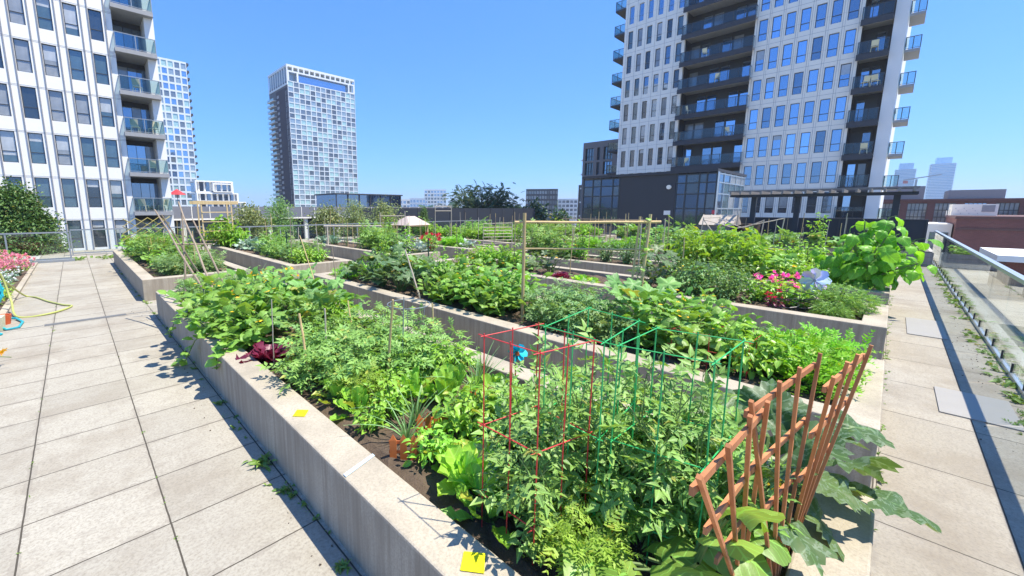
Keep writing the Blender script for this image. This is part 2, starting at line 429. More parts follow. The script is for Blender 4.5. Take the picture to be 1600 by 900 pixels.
def frames(D, roll, up=(0, 0, 1)):
    D = D/np.linalg.norm(D, axis=1)[:, None]; U = np.tile(np.array(up, float), (len(D), 1))
    X = np.cross(D, U); ln = np.linalg.norm(X, axis=1)[:, None]; X = np.where(ln < 1e-3, np.array([[1., 0, 0]]), X/np.maximum(ln, 1e-6))
    Z = np.cross(X, D); c = np.cos(roll)[:, None]; s_ = np.sin(roll)[:, None]
    X2 = X*c+Z*s_; Z2 = np.cross(X2, D)
    return np.stack([X2, D, Z2], axis=2)
def scatter(fol, arch, P, D, S, rng, roll=.45):
    """place leaves of a kind at P, pointing along D, of size S"""
    k = len(P)
    if not k: return
    Rm = frames(D, rng.normal(0, roll, k))*S[:, None, None]; w_ = rng.integers(0, len(arch), k)
    for i, a in enumerate(arch):
        m = w_ == i; fol.add(a, Rm[m], P[m])

def bush(seed, h, spread, nst, leaf, ls, nl, t0=.15, pet=.05, tilt=(-.5, .5), m=None, stem=None, flower=None, r=.006, curve=1.3, base=.08, fill=0):
    """stems + leaves (+ flowers): returns a dict part name -> mesh"""
    rng = np.random.default_rng(seed); f = Fol(); st = MB(); P = []; D = []; S = []; tips = []
    for i in range(nst):
        az = i*2.399+rng.uniform(-.5, .5); sp = spread*math.sqrt((i+.5)/nst)*rng.uniform(.75, 1.15); hh = h*(1-.38*((i+.5)/nst))*rng.uniform(.8, 1.1)
        d = np.array([math.cos(az), math.sin(az), 0]); b0 = d*base*rng.uniform(.2, 1)
        wob = rng.normal(0, .03*h, (6, 3)); wob[0] = 0
        pts = [b0+d*sp*(t**curve)+np.array([0, 0, hh*t*(1-.12*t)])+wob[j] for j, t in enumerate(np.linspace(0, 1, 6))]
        st.tube([p-np.array([0, 0, .03]) if j == 0 else p for j, p in enumerate(pts)], [r*(1.2-.9*j/5) for j in range(6)], 4)
        tips.append(pts[-1]); pts = np.array(pts)
        for k in range(nl):
            t = t0+(1-t0)*(k+rng.uniform(0, .8))/nl; t = min(t, 1); x = t*5; j = min(int(x), 4); p = pts[j]*(1-(x-j))+pts[j+1]*(x-j)
            a = k*2.399+rng.uniform(-.4, .4); e = rng.uniform(*tilt)+.5*(t > .92)
            dd = np.array([math.cos(a)*math.cos(e), math.sin(a)*math.cos(e), math.sin(e)])+d*.25
            pl = pet*rng.uniform(.6, 1.3); q = p+dd*pl+np.array([0, 0, pl*.35])
            if pl > .03: st.tube([p, (p+q)/2+np.array([0, 0, pl*.12]), q], r*.45, 3, False)
            P.append(q); D.append(dd-np.array([0, 0, .12])); S.append(rng.uniform(*ls)*(1-.25*t))
    if fill:
        for k in range(fill):
            a = rng.uniform(0, 6.283); rr = spread*math.sqrt(rng.uniform(0, 1)); z = h*rng.uniform(.1, .85)*(1-.4*(rr/spread)**2)
            P.append(np.array([rr*math.cos(a), rr*math.sin(a), z])); D.append(np.array([math.cos(a), math.sin(a), rng.uniform(-.6, .6)])); S.append(rng.uniform(*ls))
    scatter(f, LEAF[leaf], np.array(P), np.array(D), np.array(S), rng)
    out = {'stems': st.mesh('stems', stem or M['stem'], False), 'foliage': f.mesh('foliage', m)}
    if flower:
        fm, fs, fk, fn = flower; g = Fol(); idx = rng.permutation(len(P))[:max(0, fn-len(tips))]
        FP = np.array([tp+np.array([0, 0, .01]) for tp in tips[:fn]]+[P[i]+np.array([0, 0, .04]) for i in idx])
        FD = rng.normal(0, 1, (len(FP), 3)); FD[:, 2] *= .3
        scatter(g, LEAF[fk], FP, FD, np.full(len(FP), fs)*rng.uniform(.7, 1.2, len(FP)), rng); out['flowers'] = g.mesh('flowers', fm)
    return out
def rosette(seed, n, leaf, ls, e=(.3, 1.3), m=None, pet=0, stem=None, r=.006):
    rng = np.random.default_rng(seed); f = Fol(); P = []; D = []; S = []; st = MB()
    for k in range(n):
        t = (k+.5)/n; a = k*2.399; el = e[0]+(e[1]-e[0])*(1-t)+rng.normal(0, .1)
        d = np.array([math.cos(a)*math.cos(el), math.sin(a)*math.cos(el), math.sin(el)]); p0 = np.array([math.cos(a), math.sin(a), 0])*.02; p = p0+d*pet*rng.uniform(.7, 1.2)
        if pet: st.tube([p0-np.array([0, 0, .03]), p0*.5+p*.5+np.array([0, 0, .01]), p], r, 4, False)
        P.append(p); D.append(d); S.append(rng.uniform(*ls)*(.75+.25*t))
    scatter(f, LEAF[leaf], np.array(P), np.array(D), np.array(S), rng, .25)
    out = {'foliage': f.mesh('foliage', m)}
    if pet: out['stalks'] = st.mesh('stalks', stem or M['stem'], False)
    return out

G = {}
G['tomato'] = leafmat('tomato_leaf', (0.071,0.175,0.045), (0.159,0.317,0.071)); G['tomatodark'] = leafmat('dark_tomato_leaf', (0.061,0.151,0.053), (0.144,0.267,0.088))
G['bean'] = leafmat('bean_leaf', (0.078,0.211,0.023), (0.158,0.347,0.042), .4); G['cuc'] = leafmat('cucumber_leaf', (0.071,0.200,0.035), (0.158,0.336,0.057), .36)
G['squash'] = leafmat('squash_leaf', (0.061,0.175,0.052), (0.130,0.288,0.078), .3, .5); G['zucc'] = leafmat('mottled_squash_leaf', (0.035,0.097,0.034), (0.079,0.148,0.045), .34, .45, .6)
G['pepper'] = leafmat('pepper_leaf', (0.079,0.206,0.032), (0.191,0.397,0.055), .33, .32); G['basil'] = leafmat('basil_leaf', (0.094,0.262,0.032), (0.179,0.420,0.052), .35, .35)
G['kale'] = leafmat('kale_leaf', (.10,.17,.13), (.18,.27,.2), .2, .5, 0, (1.1,1.1,.8)); G['lettuce'] = leafmat('lettuce_leaf', (0.169,0.373,0.043), (0.275,0.522,0.087), .4, .4)
G['redlet'] = leafmat('red_lettuce_leaf', (0.064,0.007,0.019), (0.128,0.019,0.038), .3, .35, 0, (1.6,.5,.5)); G['onion'] = leafmat('onion_leaf', (.07,.16,.06), (.12,.23,.085), .2, .4)
G['dill'] = leafmat('dill_leaf', (0.079,0.258,0.020), (0.159,0.418,0.030), .35); G['parsley'] = leafmat('parsley_leaf', (0.054,0.152,0.045), (0.128,0.259,0.076), .3)
G['curly'] = leafmat('curly_parsley_leaf', (0.072,0.222,0.047), (0.175,0.350,0.079), .3); G['cil'] = leafmat('pale_herb_leaf', (0.145,0.272,0.034), (0.238,0.383,0.076), .4)
G['sunf'] = leafmat('sunflower_leaf', (0.067,0.209,0.025), (0.144,0.368,0.037), .45); G['corn'] = leafmat('corn_leaf', (0.097,0.235,0.041), (0.193,0.373,0.069), .35)
G['silver'] = leafmat('silver_leaf', (.20,.27,.22), (.32,.38,.33), .15, .6, 0, (1,1,.9)); G['yew'] = leafmat('evergreen_leaf', (0.025,0.076,0.019), (0.062,0.138,0.030), .15)
G['olive'] = leafmat('olive_shrub_leaf', (0.083,0.131,0.048), (0.166,0.221,0.090), .25); G['locust'] = leafmat('locust_leaf', (.016,.05,.022), (.03,.075,.03), .25)
G['pink'] = leafmat('pink_flower', (.55,.2,.2), (.7,.33,.32), .25, .6, 0, (1.1,.8,.8)); G['magenta'] = leafmat('magenta_flower', (.70,.05,.22), (.85,.16,.42), .25, .6, 0, (1.2,.6,.8))
G['redfl'] = leafmat('red_flower', (.45,.02,.01), (.62,.06,.015), .2, .6, 0, (1.2,.5,.4)); G['yellowfl'] = leafmat('yellow_flower', (.75,.5,.01), (.85,.62,.03), .3, .6, 0, (1.1,1,.5))
G['deepred'] = leafmat('deep_red_flower', (.25,.012,.02), (.42,.03,.03), .2, .6, 0, (1.2,.5,.4)); G['weed'] = leafmat('weed_leaf', (0.055,0.138,0.028), (0.124,0.235,0.048), .3)
G['whitefl'] = leafmat('white_flower', (.7,.7,.66), (.85,.84,.8), .2, .6, 0, (1,1,1)); G['orangefl'] = leafmat('orange_flower', (.7,.2,.01), (.8,.32,.02), .25, .6, 0, (1.1,.8,.4))

# plant kinds: name -> (object name, short look, category, list of part-dicts)
KIND = {}
def kind(key, name, look, cat, variants): KIND[key] = (name, look, cat, variants)
kind('tomato', 'tomato_plant', 'bushy tomato plant', 'tomato plant', [bush(i, .95, .36, 15, 'tomato', (.2, .32), 9, .12, .03, (-.45, .45), G['tomato'], fill=26) for i in (1, 2, 3)])
kind('tomatodark', 'tomato_plant', 'dark leafy tomato plant', 'tomato plant', [bush(i, .8, .42, 16, 'tomato', (.18, .28), 9, .1, .03, (-.5, .45), G['tomatodark'], fill=30) for i in (4, 5)])
kind('youngtom', 'tomato_plant', 'slender tomato plant', 'tomato plant', [bush(i, .85, .2, 11, 'tomato', (.13, .21), 12, .06, .03, (-.3, .6), G['tomato'], fill=8) for i in (6, 7, 8)])
kind('bean', 'bean_plant', 'lime green bean plant', 'bean plant', [bush(i, .75, .4, 16, 'bean', (.15, .24), 9, .08, .05, (-.35, .5), G['bean'], fill=30) for i in (9, 10, 11)])
kind('cuc', 'cucumber_vine', 'broad leaved cucumber vine', 'cucumber vine', [bush(i, .6, .5, 13, 'cucumber', (.13, .23), 8, .06, .1, (-.1, .6), G['cuc'], flower=(G['yellowfl'], .06, 'flower', 5), curve=.9) for i in (12, 13, 14)])
kind('squash', 'squash_plant', 'large leaved squash plant', 'squash plant', [bush(i, .42, .3, 14, 'squash', (.28, .42), 2, .3, .28, (.1, .9), G['squash'], r=.012, flower=(G['yellowfl'], .1, 'flower', 2)) for i in (15, 16)])
kind('zucc', 'courgette_plant', 'deep lobed courgette plant', 'courgette plant', [bush(i, .5, .36, 16, 'deep', (.26, .4), 2, .35, .26, (-.1, .9), G['zucc'], r=.012, flower=(G['yellowfl'], .1, 'flower', 2)) for i in (115, 116)])
kind('polebean', 'climbing_bean', 'tall climbing bean on its pole', 'bean plant', [bush(i, 1.35, .09, 3, 'bean', (.13, .2), 26, .05, .05, (-.4, .4), G['bean'], r=.009) for i in (117, 118, 119)])
kind('stalk', 'seeding_herb', 'thin seeding herb with pale tips', 'herb', [bush(i, 1.0, .22, 9, 'long', (.05, .1), 9, .15, .0, (-.2, .9), G['onion'], flower=(G['cil'], .05, 'puff', 26)) for i in (120, 121)])
kind('pepper', 'pepper_plant', 'glossy pepper plant', 'pepper plant', [bush(i, .6, .3, 16, 'ovate', (.09, .15), 12, .15, .03, (-.7, .4), G['pepper'], fill=50) for i in (17, 18)])
kind('basil', 'basil_plant', 'pale green basil plant', 'basil plant', [bush(i, .42, .22, 14, 'ovate', (.07, .12), 10, .15, .02, (-.3, .6), G['basil'], fill=20) for i in (19, 20)])
kind('kale', 'kale_plant', 'grey green kale plant', 'kale plant', [rosette(i, 22, 'frill', (.28, .4), (-.1, 1.3), G['kale'], .14) for i in (21, 22)])
kind('lettuce', 'lettuce', 'pale green lettuce', 'lettuce', [rosette(i, 26, 'lettuce', (.13, .22), (.1, 1.45), G['lettuce']) for i in (23, 24)])
kind('chard', 'chard_plant', 'upright green chard', 'chard plant', [rosette(i, 22, 'lettuce', (.16, .26), (.2, 1.45), G['basil'], .12) for i in (25, 26)])
kind('redlet', 'red_lettuce', 'dark red lettuce', 'lettuce', [rosette(i, 20, 'frill', (.16, .24), (.2, 1.4), G['redlet']) for i in (27, 28)])
kind('onion', 'onion_plant', 'grey green onion clump', 'onion', [rosette(i, 24, 'strap', (.35, .6), (1.22, 1.54), G['onion']) for i in (29, 30)])
kind('dill', 'carrot_plant', 'bright feathery carrot top', 'carrot plant', [bush(i, .42, .26, 22, 'feather', (.16, .26), 6, .2, .02, (-.1, .9), G['dill'], fill=50) for i in (31, 32)])
kind('parsley', 'parsley_plant', 'dark green parsley clump', 'parsley', [bush(i, .4, .25, 20, 'feather', (.12, .2), 7, .2, .02, (-.2, .8), G['parsley'], fill=40) for i in (33, 34)])
kind('curly', 'curly_parsley', 'dense curly parsley mound', 'parsley', [bush(35, .42, .34, 44, 'feather', (.06, .1), 12, .3, .01, (-.3, .9), G['curly'], fill=700)])
kind('cilantro', 'cilantro_plant', 'yellow green cilantro clump', 'cilantro', [bush(36, .36, .14, 20, 'feather', (.09, .15), 8, .3, .02, (-.2, .8), G['cil'], fill=30)])
kind('corn', 'corn_plant', 'tall strappy corn plant', 'corn plant', [bush(i, 1.15, .1, 3, 'corn', (.5, .8), 8, .1, .0, (.5, 1.1), G['corn'], r=.014) for i in (37, 38)])
kind('celosia', 'celosia_plant', 'magenta celosia plant', 'flower plant', [bush(39, .38, .26, 12, 'ovate', (.08, .12), 7, .1, .02, (-.4, .5), G['basil'], flower=(G['magenta'], .10, 'puff', 40))])
kind('celosiared', 'celosia_plant', 'scarlet celosia plant', 'flower plant', [bush(40, .34, .14, 9, 'ovate', (.07, .1), 7, .1, .02, (-.4, .5), G['redlet'], flower=(G['redfl'], .09, 'puff', 14))])
kind('dahlia', 'dahlia_plant', 'deep red dahlia plant', 'flower plant', [bush(41, .75, .3, 12, 'ovate', (.09, .13), 8, .1, .02, (-.4, .5), G['pepper'], flower=(G['deepred'], .2, 'puff', 16))])
kind('marigold', 'marigold_plant', 'yellow marigold plant', 'flower plant', [bush(i, .5, .22, 10, 'feather', (.1, .16), 7, .1, .02, (-.3, .6), G['tomato'], flower=(G['yellowfl'], .09, 'puff', 7)) for i in (42, 43)])
kind('herb', 'herb_shrub', 'airy grey green herb', 'herb', [bush(i, .7, .3, 26, 'long', (.06, .1), 14, .1, .0, (-.2, .8), G['onion'], fill=60) for i in (44, 45)])
kind('shrub', 'leafy_shrub', 'dense small leaved shrub', 'shrub', [bush(i, .85, .42, 24, 'ovate', (.05, .09), 16, .12, .02, (-.5, .7), G['parsley'], fill=260) for i in (46, 47)])
kind('silver', 'silver_leaf_plant', 'silvery leaved plant', 'plant', [rosette(i, 26, 'squash', (.14, .24), (-.1, 1.2), G['silver'], .2) for i in (48, 49)])

ORD = ['', 'first', 'second', 'third', 'fourth', 'fifth', 'sixth', 'seventh', 'eighth', 'ninth', 'tenth', 'eleventh', 'twelfth', 'thirteenth', 'fourteenth', 'fifteenth', 'sixteenth', 'seventeenth', 'eighteenth', 'nineteenth', 'twentieth']
PLANTED = []     # (object, key, bed, own label)
SOIL = .38
def plant(key, x, y, z=SOIL, s=1.0, rz=None, bed=None, label=None, v=None, sz=None):
    name, look, cat, var = KIND[key]; parts = random.choice(var) if v is None else var[v % len(var)]
    o = thing(name, label or look, cat, (x, y, z), random.uniform(0, 6.28) if rz is None else rz, None, (s, s, s*(sz or 1)))
    for n, me in parts.items(): link(n, me, o)
    PLANTED.append((o, key, bed, label)); return o

# ------------------------------------------------------------------ the setting
def sheet(name, pts, z, m, seg=None):
    b = MB(); b.face(*[(x, y, z) for x, y in pts]); return struct(b.build(name, m, None, fix=False))
EDGE = -1.27
sheet('path_paving', [(-1.12, -.125), (46, -.125), (46, 25.2), (-1.12, 25.2)], 0, M['pave'])
sheet('walkway_paving', [(-1.12, EDGE), (46, EDGE), (46, -.125), (-1.12, -.125)], 0, M['walk'])
b = MB(); b.box(-9, 46, EDGE-.12, 25.3, -1.0, -.012); struct(b.build('terrace_slab', M['soffit']))
t = NT('city_ground_mix'); p = t.pos(); k = t.mix(t.ramp(t.noise(p, .012, 5), .42, .6), (.22,.20,.18), (.11,.13,.07)); k = t.mix(t.ramp(t.noise(p, .08, 4), .5, .6), k, (.3,.28,.25))
M['city'] = t.end(t.pr(k, .95))
b = MB(); b.lathe([(3200, -14.0), (3200, -13.9)], 64); struct(b.build('city_ground', M['city']))

# planters --------------------------------------------------------
WALL = .235; HT = .45
def inset(c, d):
    """c: 4 corners counter-clockwise; move every side inwards by d"""
    out = []
    for i in range(4):
        p0 = Vector(c[i-1]); p1 = Vector(c[i]); p2 = Vector(c[(i+1) % 4])
        a = (p1-p0).normalized(); e = (p2-p1).normalized(); na = Vector((-a.y, a.x)); ne = Vector((-e.y, e.x))
        k = d/(1+na.dot(ne)); out.append(tuple(p1+(na+ne)*k))
    return out
BEDS = {}
def planter(key, c, label, name='concrete_planter', h=HT):
    b = MB(); i = inset(c, WALL); z0 = -.01
    for k in range(4):
        j = (k+1) % 4; o0, o1, i0, i1 = c[k], c[j], i[k], i[j]
        b.face((*o0, z0), (*o1, z0), (*o1, h), (*o0, h)); b.face((*o0, h), (*o1, h), (*i1, h), (*i0, h)); b.face((*i0, h), (*i1, h), (*i1, .05), (*i0, .05))
    o = b.build(name, M['concrete'], None, fix=False)
    md = o.modifiers.new('edge', 'BEVEL'); md.width = .012; md.segments = 2; md.limit_method = 'ANGLE'
    bm = bmesh.new(); bm.from_mesh(o.data); bmesh.ops.remove_doubles(bm, verts=bm.verts, dist=1e-5); bm.to_mesh(o.data); bm.free()
    tag(o, label, 'planter', 'long concrete planters on the terrace')
    n, m_ = 14, 60; V = []; rr = random.Random(hash(key) % 999)
    for a in range(m_+1):
        for e in range(n+1):
            u = a/m_; v = e/n
            q = (Vector(i[0])*(1-v)+Vector(i[1])*v)*(1-u)+(Vector(i[3])*(1-v)+Vector(i[2])*v)*u
            V.append((q.x, q.y, SOIL+rr.uniform(-.022, .03)+(0 if 0 < e < n and 0 < a < m_ else -.02)))
    F = [(a*(n+1)+e, a*(n+1)+e+1, (a+1)*(n+1)+e+1, (a+1)*(n+1)+e) for a in range(m_) for e in range(n)]
    me = bpy.data.meshes.new('soil'); me.from_pydata(V, [], F); me.materials.append(M['soil']); link('soil', me, o)
    BEDS[key] = (i[0][0], i[1][0], i[0][1], i[3][1]); return o
FR = [(.935, 2.93), (3.78, 5.62), (7.22, 8.95), (10.25, 12.0), (13.5, 15.3), (17.0, 18.8), (20.3, 22.0)]
NM = ['first', 'second', 'third', 'fourth', 'fifth', 'sixth', 'seventh']
for k, (x0, x1) in enumerate(FR):
    if k < 6:
        planter((k, 0), [(x0, -.1), (x1, -.1), (x1, 8.75), (x0, 8.75)], f'{NM[k]} long concrete planter from the left path with its end on the railing walkway')
    planter((k, 1), [(x0+(.15 if k else -.03), 10.35), (x1+.1, 10.35), (x1+.1, 18.5), (x0+(.15 if k else -.03), 18.5)], f'{NM[k]} concrete planter from the left path in the block behind the cross aisle')
def timber_box(x0, x1, y0, y1, label):
    o = thing('timber_planter', label, 'planter', (x0, y0, 0)); b = MB()
    for z in (.02, .17, .32):
        for (a, e) in (((x0, y0), (x1, y0)), ((x0, y1), (x1, y1))): b.box(a[0]-x0, e[0]-x0, a[1]-y0-.03, a[1]-y0, z, z+.14)
        for x in (x0, x1): b.box(x-x0-.015, x-x0+.015, .001, y1-y0-.031, z, z+.14)
    b.build('boards', M['timber'], o); s = MB(); s.box(.02, x1-x0-.02, .02, y1-y0-.05, .3, .4); s.build('soil', M['soil'], o)
timber_box(20.6, 21.2, -1.0, 8.5, 'low grey timber planter across the far end of the railing walkway')

# stray marks on the planter top
b = MB(); b.box8([(x, y, z) for z in (.4535, .4565) for x, y in ((1.00, 1.03), (1.06, .955), (1.135, 1.015), (1.075, 1.085))]); tag(b.build('yellow_sticker', M['yellow']), 'square yellow sticker on the near concrete planter rim beside the red cage', 'sticker', 'yellow stickers on the planter rim')
b = MB(); b.box8([(x, y, z) for z in (.4535, .4565) for x, y in ((.99, 2.72), (1.05, 2.66), (1.11, 2.73), (1.05, 2.79))]); tag(b.build('yellow_sticker', M['yellow']), 'smaller looking yellow sticker farther along the rim before the tomato stakes', 'sticker', 'yellow stickers on the planter rim')
b = MB(); b.box8([(x, y, z) for z in (.4535, .4555) for x, y in ((.945, 1.87), (1.165, 1.93), (1.165, 1.955), (.945, 1.90))]); tag(b.build('chalk_line', M['chalk']), 'pale blue chalk line across the near planter rim', 'chalk mark')

# drain, walkway plates
b = MB(); b.box(-.53, .53, 9.22, 9.36, -.005, .006)
for k in range(36): b.box(-.52+k*.029, -.508+k*.029, 9.24, 9.34, .006, .009)
tag(b.build('drain_grate', M['grate']), 'long dark steel drain grate set across the left path', 'drain')
b = MB(); b.box(-1.1, -.54, 9.27, 9.30, -.004, .003); b.box(.54, .92, 9.27, 9.30, -.004, .003); tag(b.build('drain_slot', M['grate']), 'thin dark drain slot continuing the grate to both path edges', 'drain')
for (x0, x1, y0, y1, lb) in ((5.81, 6.62, -.98, -.5, 'smooth pale grey access plate on the walkway nearest the railing foreground'), (9.2, 10.6, -.74, -.34, 'thin pale access plate on the walkway beside the third planter')):
    b = MB(); b.box(x0, x1, y0, y1, -.005, .012); tag(b.build('access_plate', M['slab']), lb, 'access plate', 'access plates on the walkway')

# railing along the walkway --------------------------------------
rail = thing('glass_railing', 'long glass railing with aluminium handrail along the right walkway', 'railing', (2, -1.12, 0))
b = MB(); b.box(0, 21.5, -.035, .035, 1.045, 1.095); b.build('handrail', M['rail'], rail)
b = MB(); b.box(0, 21.5, -.02, .02, .0, .045); b.build('base_channel', M['rail'], rail)
pl = MB(); pl.box(.012, 1.318, -.006, .006, .06, 1.05); pm = pl.mesh('pane', M['glass'])
cl = MB(); cl.box(-.012, .012, -.014, .014, .046, .15); cm_ = cl.mesh('clamp', M['black'])
for k in range(16):
    link('pane', pm, rail, (k*1.34, 0, 0)); link('clamp', cm_, rail, (k*1.34+.35, 0, 0)); link('clamp', cm_, rail, (k*1.34+1.0, 0, 0))

def panel_rail(label, x0, x1, y, step=1.45, z0=.12, ztop=1.07, yaw=0):
    o = thing('glass_fence', label, 'fence', (x0, y, 0), yaw); L = x1-x0; n = max(1, round(L/step)); s = L/n
    h = MB(); h.box(0, L, -.03, .03, ztop-.05, ztop); h.build('handrail', M['railgrey'], o); h = MB(); h.box(0, L, -.02, .02, z0-.05, z0); h.build('bottom_rail', M['railgrey'], o)
    g = MB(); g.box(.04, s-.04, -.005, .005, z0+.002, ztop-.052); gm = g.mesh('pane', M['glass'])
    q = MB(); q.box(-.022, .022, -.022, .022, 0, ztop-.051); qm = q.mesh('post', M['railgrey'])
    for k in range(n+1):
        link('post', qm, o, (k*s, 0, 0))
        if k < n: link('pane', gm, o, (k*s, 0, 0))
panel_rail('grey glass fence closing the left path before the white tower', -6.5, -.2, 20.6)
panel_rail('glass fence set back behind the end of the left path', -.15, 4.6, 22.6)
panel_rail('long glass fence behind the far planters in the middle', 4.7, 23.5, 20.9, 1.5)
b = MB(); b.box(-2.2, -.1, 20.2, 20.5, 0, .08); tag(b.build('metal_threshold', M['railgrey']), 'low grey metal threshold at the foot of the left fence post', 'threshold')

# ------------------------------------------------------------------ buildings
def P3(o, U, N):
    U = Vector(U); N = Vector(N); O = Vector(o)
    return lambda u, z, d: O+U*u+Vector((0, 0, z))+N*d
def pbox(mb, P, u0, u1, z0, z1, d0, d1):
    mb.box8([P(u0, z0, d0), P(u1, z0, d0), P(u1, z0, d1), P(u0, z0, d1), P(u0, z1, d0), P(u1, z1, d0), P(u1, z1, d1), P(u0, z1, d1)])
def wall_grid(mb, P, u0, u1, z0, z1, cols, rows, d0, d1):
    """solid wall between d0 (back) and d1 (face) with real openings at cols (u0,u1) x rows (z0,z1)"""
    cur = u0
    for a, e in sorted(cols):
        if a > cur: pbox(mb, P, cur, a, z0, z1, d0, d1)
        zz = z0
        for r0, r1 in sorted(rows):
            pbox(mb, P, a, e, zz, r0, d0, d1); zz = r1
        pbox(mb, P, a, e, zz, z1, d0, d1); cur = e
    if u1 > cur: pbox(mb, P, cur, u1, z0, z1, d0, d1)
def window_mesh(P, wd, ht, fr, split, mf, mp, t=.05):
    """frame + pane meshes around (0,0) at d=0, in building axes"""
    f = MB(); pbox(f, P, 0, t, 0, ht, -.08, 0); pbox(f, P, wd-t, wd, 0, ht, -.08, 0); pbox(f, P, t, wd-t, 0, t, -.08, 0); pbox(f, P, t, wd-t, ht-t, ht, -.08, 0)
    for s in split: pbox(f, P, t, wd-t, ht*s-t*.5, ht*s+t*.5, -.08, -.004)
    g = MB(); pbox(g, P, t*.5, wd-t*.5, t*.5, ht-t*.5, -.06, -.045)
    return f.mesh('window', mf), [g.mesh('pane', m) for m in mp]
def balcony_rail(P, u0, u1, z, d, n, mf, glass, sides=(0, 0), dback=0, t=.05, h=1.05):
    f = MB(); g = MB(); pbox(f, P, u0, u1, z+h-t, z+h, d-t, d); pbox(f, P, u0, u1, z+.06, z+.06+t*.7, d-t, d)
    for k in range(n+1):
        u = u0+(u1-u0-t)*k/n; pbox(f, P, u, u+t, z, z+h-t, d-t*.99, d-.002)
    pbox(g, P, u0+t, u1-t, z+.11, z+h-t-.01, d-t*.6, d-t*.4)
    for s, u in zip(sides, (u0, u1-t)):
        if s: pbox(f, P, u, u+t, z+h-t, z+h, dback, d-t); pbox(g, P, u+t*.4, u+t*.6, z+.11, z+h-t-.01, dback, d-t)
    return f, g
PN = {'dark': panemat('dark_pane', (.02,.028,.035), .1), 'teal': panemat('teal_pane', (.06,.10,.11), .12), 'curtain': panemat('curtained_pane', (.26,.27,.27), .08),
      'sky': panemat('sky_mirror_pane', (.03,.06,.12), .62, (.55,.75,1)), 'skydark': panemat('dim_mirror_pane', (.015,.025,.045), .36, (.6,.78,1)), 'blind': panemat('blind_cloth', (.42,.43,.42), .1), 'room': panemat('shaded_pane', (.03,.04,.055), .1)}
BG = glassmat('balcony_glass', (.72,.82,.82)); BGD = glassmat('dark_balcony_glass', (.74,.79,.82))

# white tower on the left (face towards -Y) -----------------------
def left_tower():
    D = 40.0; base = Vector((6.05, D, -13)); P = lambda u, z, d: Vector((u-6.05, -d, z+13))
    o = thing('white_apartment_tower', 'white panelled apartment tower with stacked corner balconies beside the left path', 'apartment tower', base)
    cols = [(2.64-.36-1.31*k, 2.64+.36-1.31*k) for k in range(8)]; rows = [(-.95+2.94*k, 1.07+2.94*k) for k in range(10)]
    b = MB(); wall_grid(b, P, -9, 3.55, -2, 30, cols, rows, -.3, 0)
    pbox(b, P, 4.9+.55, 6.05, -2, 30, -2.0, 0); pbox(b, P, -9, 6.05, 30, 31, -14, 0)
    pbox(b, P, -9, 6.05, -13, -2, -14, 0); pbox(b, P, 6.0, 6.04, -2, 30, -14, -2.0); b.build('wall', M['white'], o)
    c = MB(); pbox(c, P, -9, 3.55, -2, 30, -6, -1.2); pbox(c, P, 3.55, 5.99, -2, 30, -6, -2.0); c.build('inner_wall', M['charcoal'], o)
    f = MB()
    for k in range(9):
        for du in (-.42, .5): pbox(f, P, 2.64+du-1.31*k, 2.64+du+.045-1.31*k, -2, 30, .001, .09)
    f.build('fin', M['fin'], o)
    s = MB()
    for k in range(11):
        for dz in (-.18, 1.07+.22-2.94+1.55): pbox(s, P, -9, 3.55, 1.25+2.94*k+dz-.012, 1.25+2.94*k+dz+.012, .0005, .006)
    s.build('panel_joint', M['seam'], o)
    Pz = lambda u, z, d: Vector((u, -d, z))
    wf, wp = window_mesh(Pz, .72, 2.02, 0, (.36,), M['frame'], [PN['dark'], PN['teal'], PN['curtain'], PN['dark'], PN['teal']], .045)
    rr = random.Random(5); bl = []
    for h_ in (.5, .95, 1.5): m_ = MB(); pbox(m_, Pz, .05, .67, 1.97-h_, 1.97, -.044, -.038); bl.append(m_.mesh('blind', PN['blind']))
    for c0, _ in cols:
        for r0, _ in rows:
            q = link('window', wf, o, P(c0, r0, -.1)); link('pane', rr.choice(wp), q)
            if rr.random() < .3: link('blind', rr.choice(bl), q)
    for k in range(10):
        z = -1.55+2.94*k; sl = MB(); pbox(sl, P, 3.5, 6.0, z, z+.3, -2.0, .55); bb = sl.build('balcony', M['slabgrey'], o)
        rf, rg = balcony_rail(P, 3.52, 5.98, z+.3, .53, 2, M['railgrey'], BG, (1, 1), -.0)
        rf.build('balcony_rail', M['railgrey'], bb); rg.build('balcony_glass', BG, bb)
        for j in range(3): dr = MB(); pbox(dr, P, 3.75+.58*j, 3.75+.55+.58*j, z+.35, z+2.55, -2.0, -1.97); dr.build('balcony_door', PN['skydark'] if (j+k) % 4 else PN['curtain'], bb)
    return o
left_tower()
def patio_chair(x, y, z, rz, label):
    o = thing('patio_chair', label, 'chair', (x, y, z), rz, 'pale chairs on tower balconies')
    a = MB(); a.box(-.24, .24, -.24, .24, .42, .46); a.build('seat', M['cream'], o); a = MB(); a.box8([(-.24, .2, .5), (.24, .2, .5), (.24, .23, .5), (-.24, .23, .5), (-.24, .3, .95), (.24, .3, .95), (.24, .33, .95), (-.24, .33, .95)]); a.build('backrest', M['cream'], o)
    for sx in (-.21, .21):
        for sy in (-.21, .21): a = MB(); a.tube([(sx, sy, .42), (sx*1.15, sy*1.15, 0)], .02, 5); a.build('leg', M['cream'], o)
patio_chair(4.15, 39.75, 1.69, 2.6, 'pale chair at the left end of the lowest railed balcony'); patio_chair(5.4, 39.8, 1.69, -2.4, 'pale chair at the right end of the lowest railed balcony')

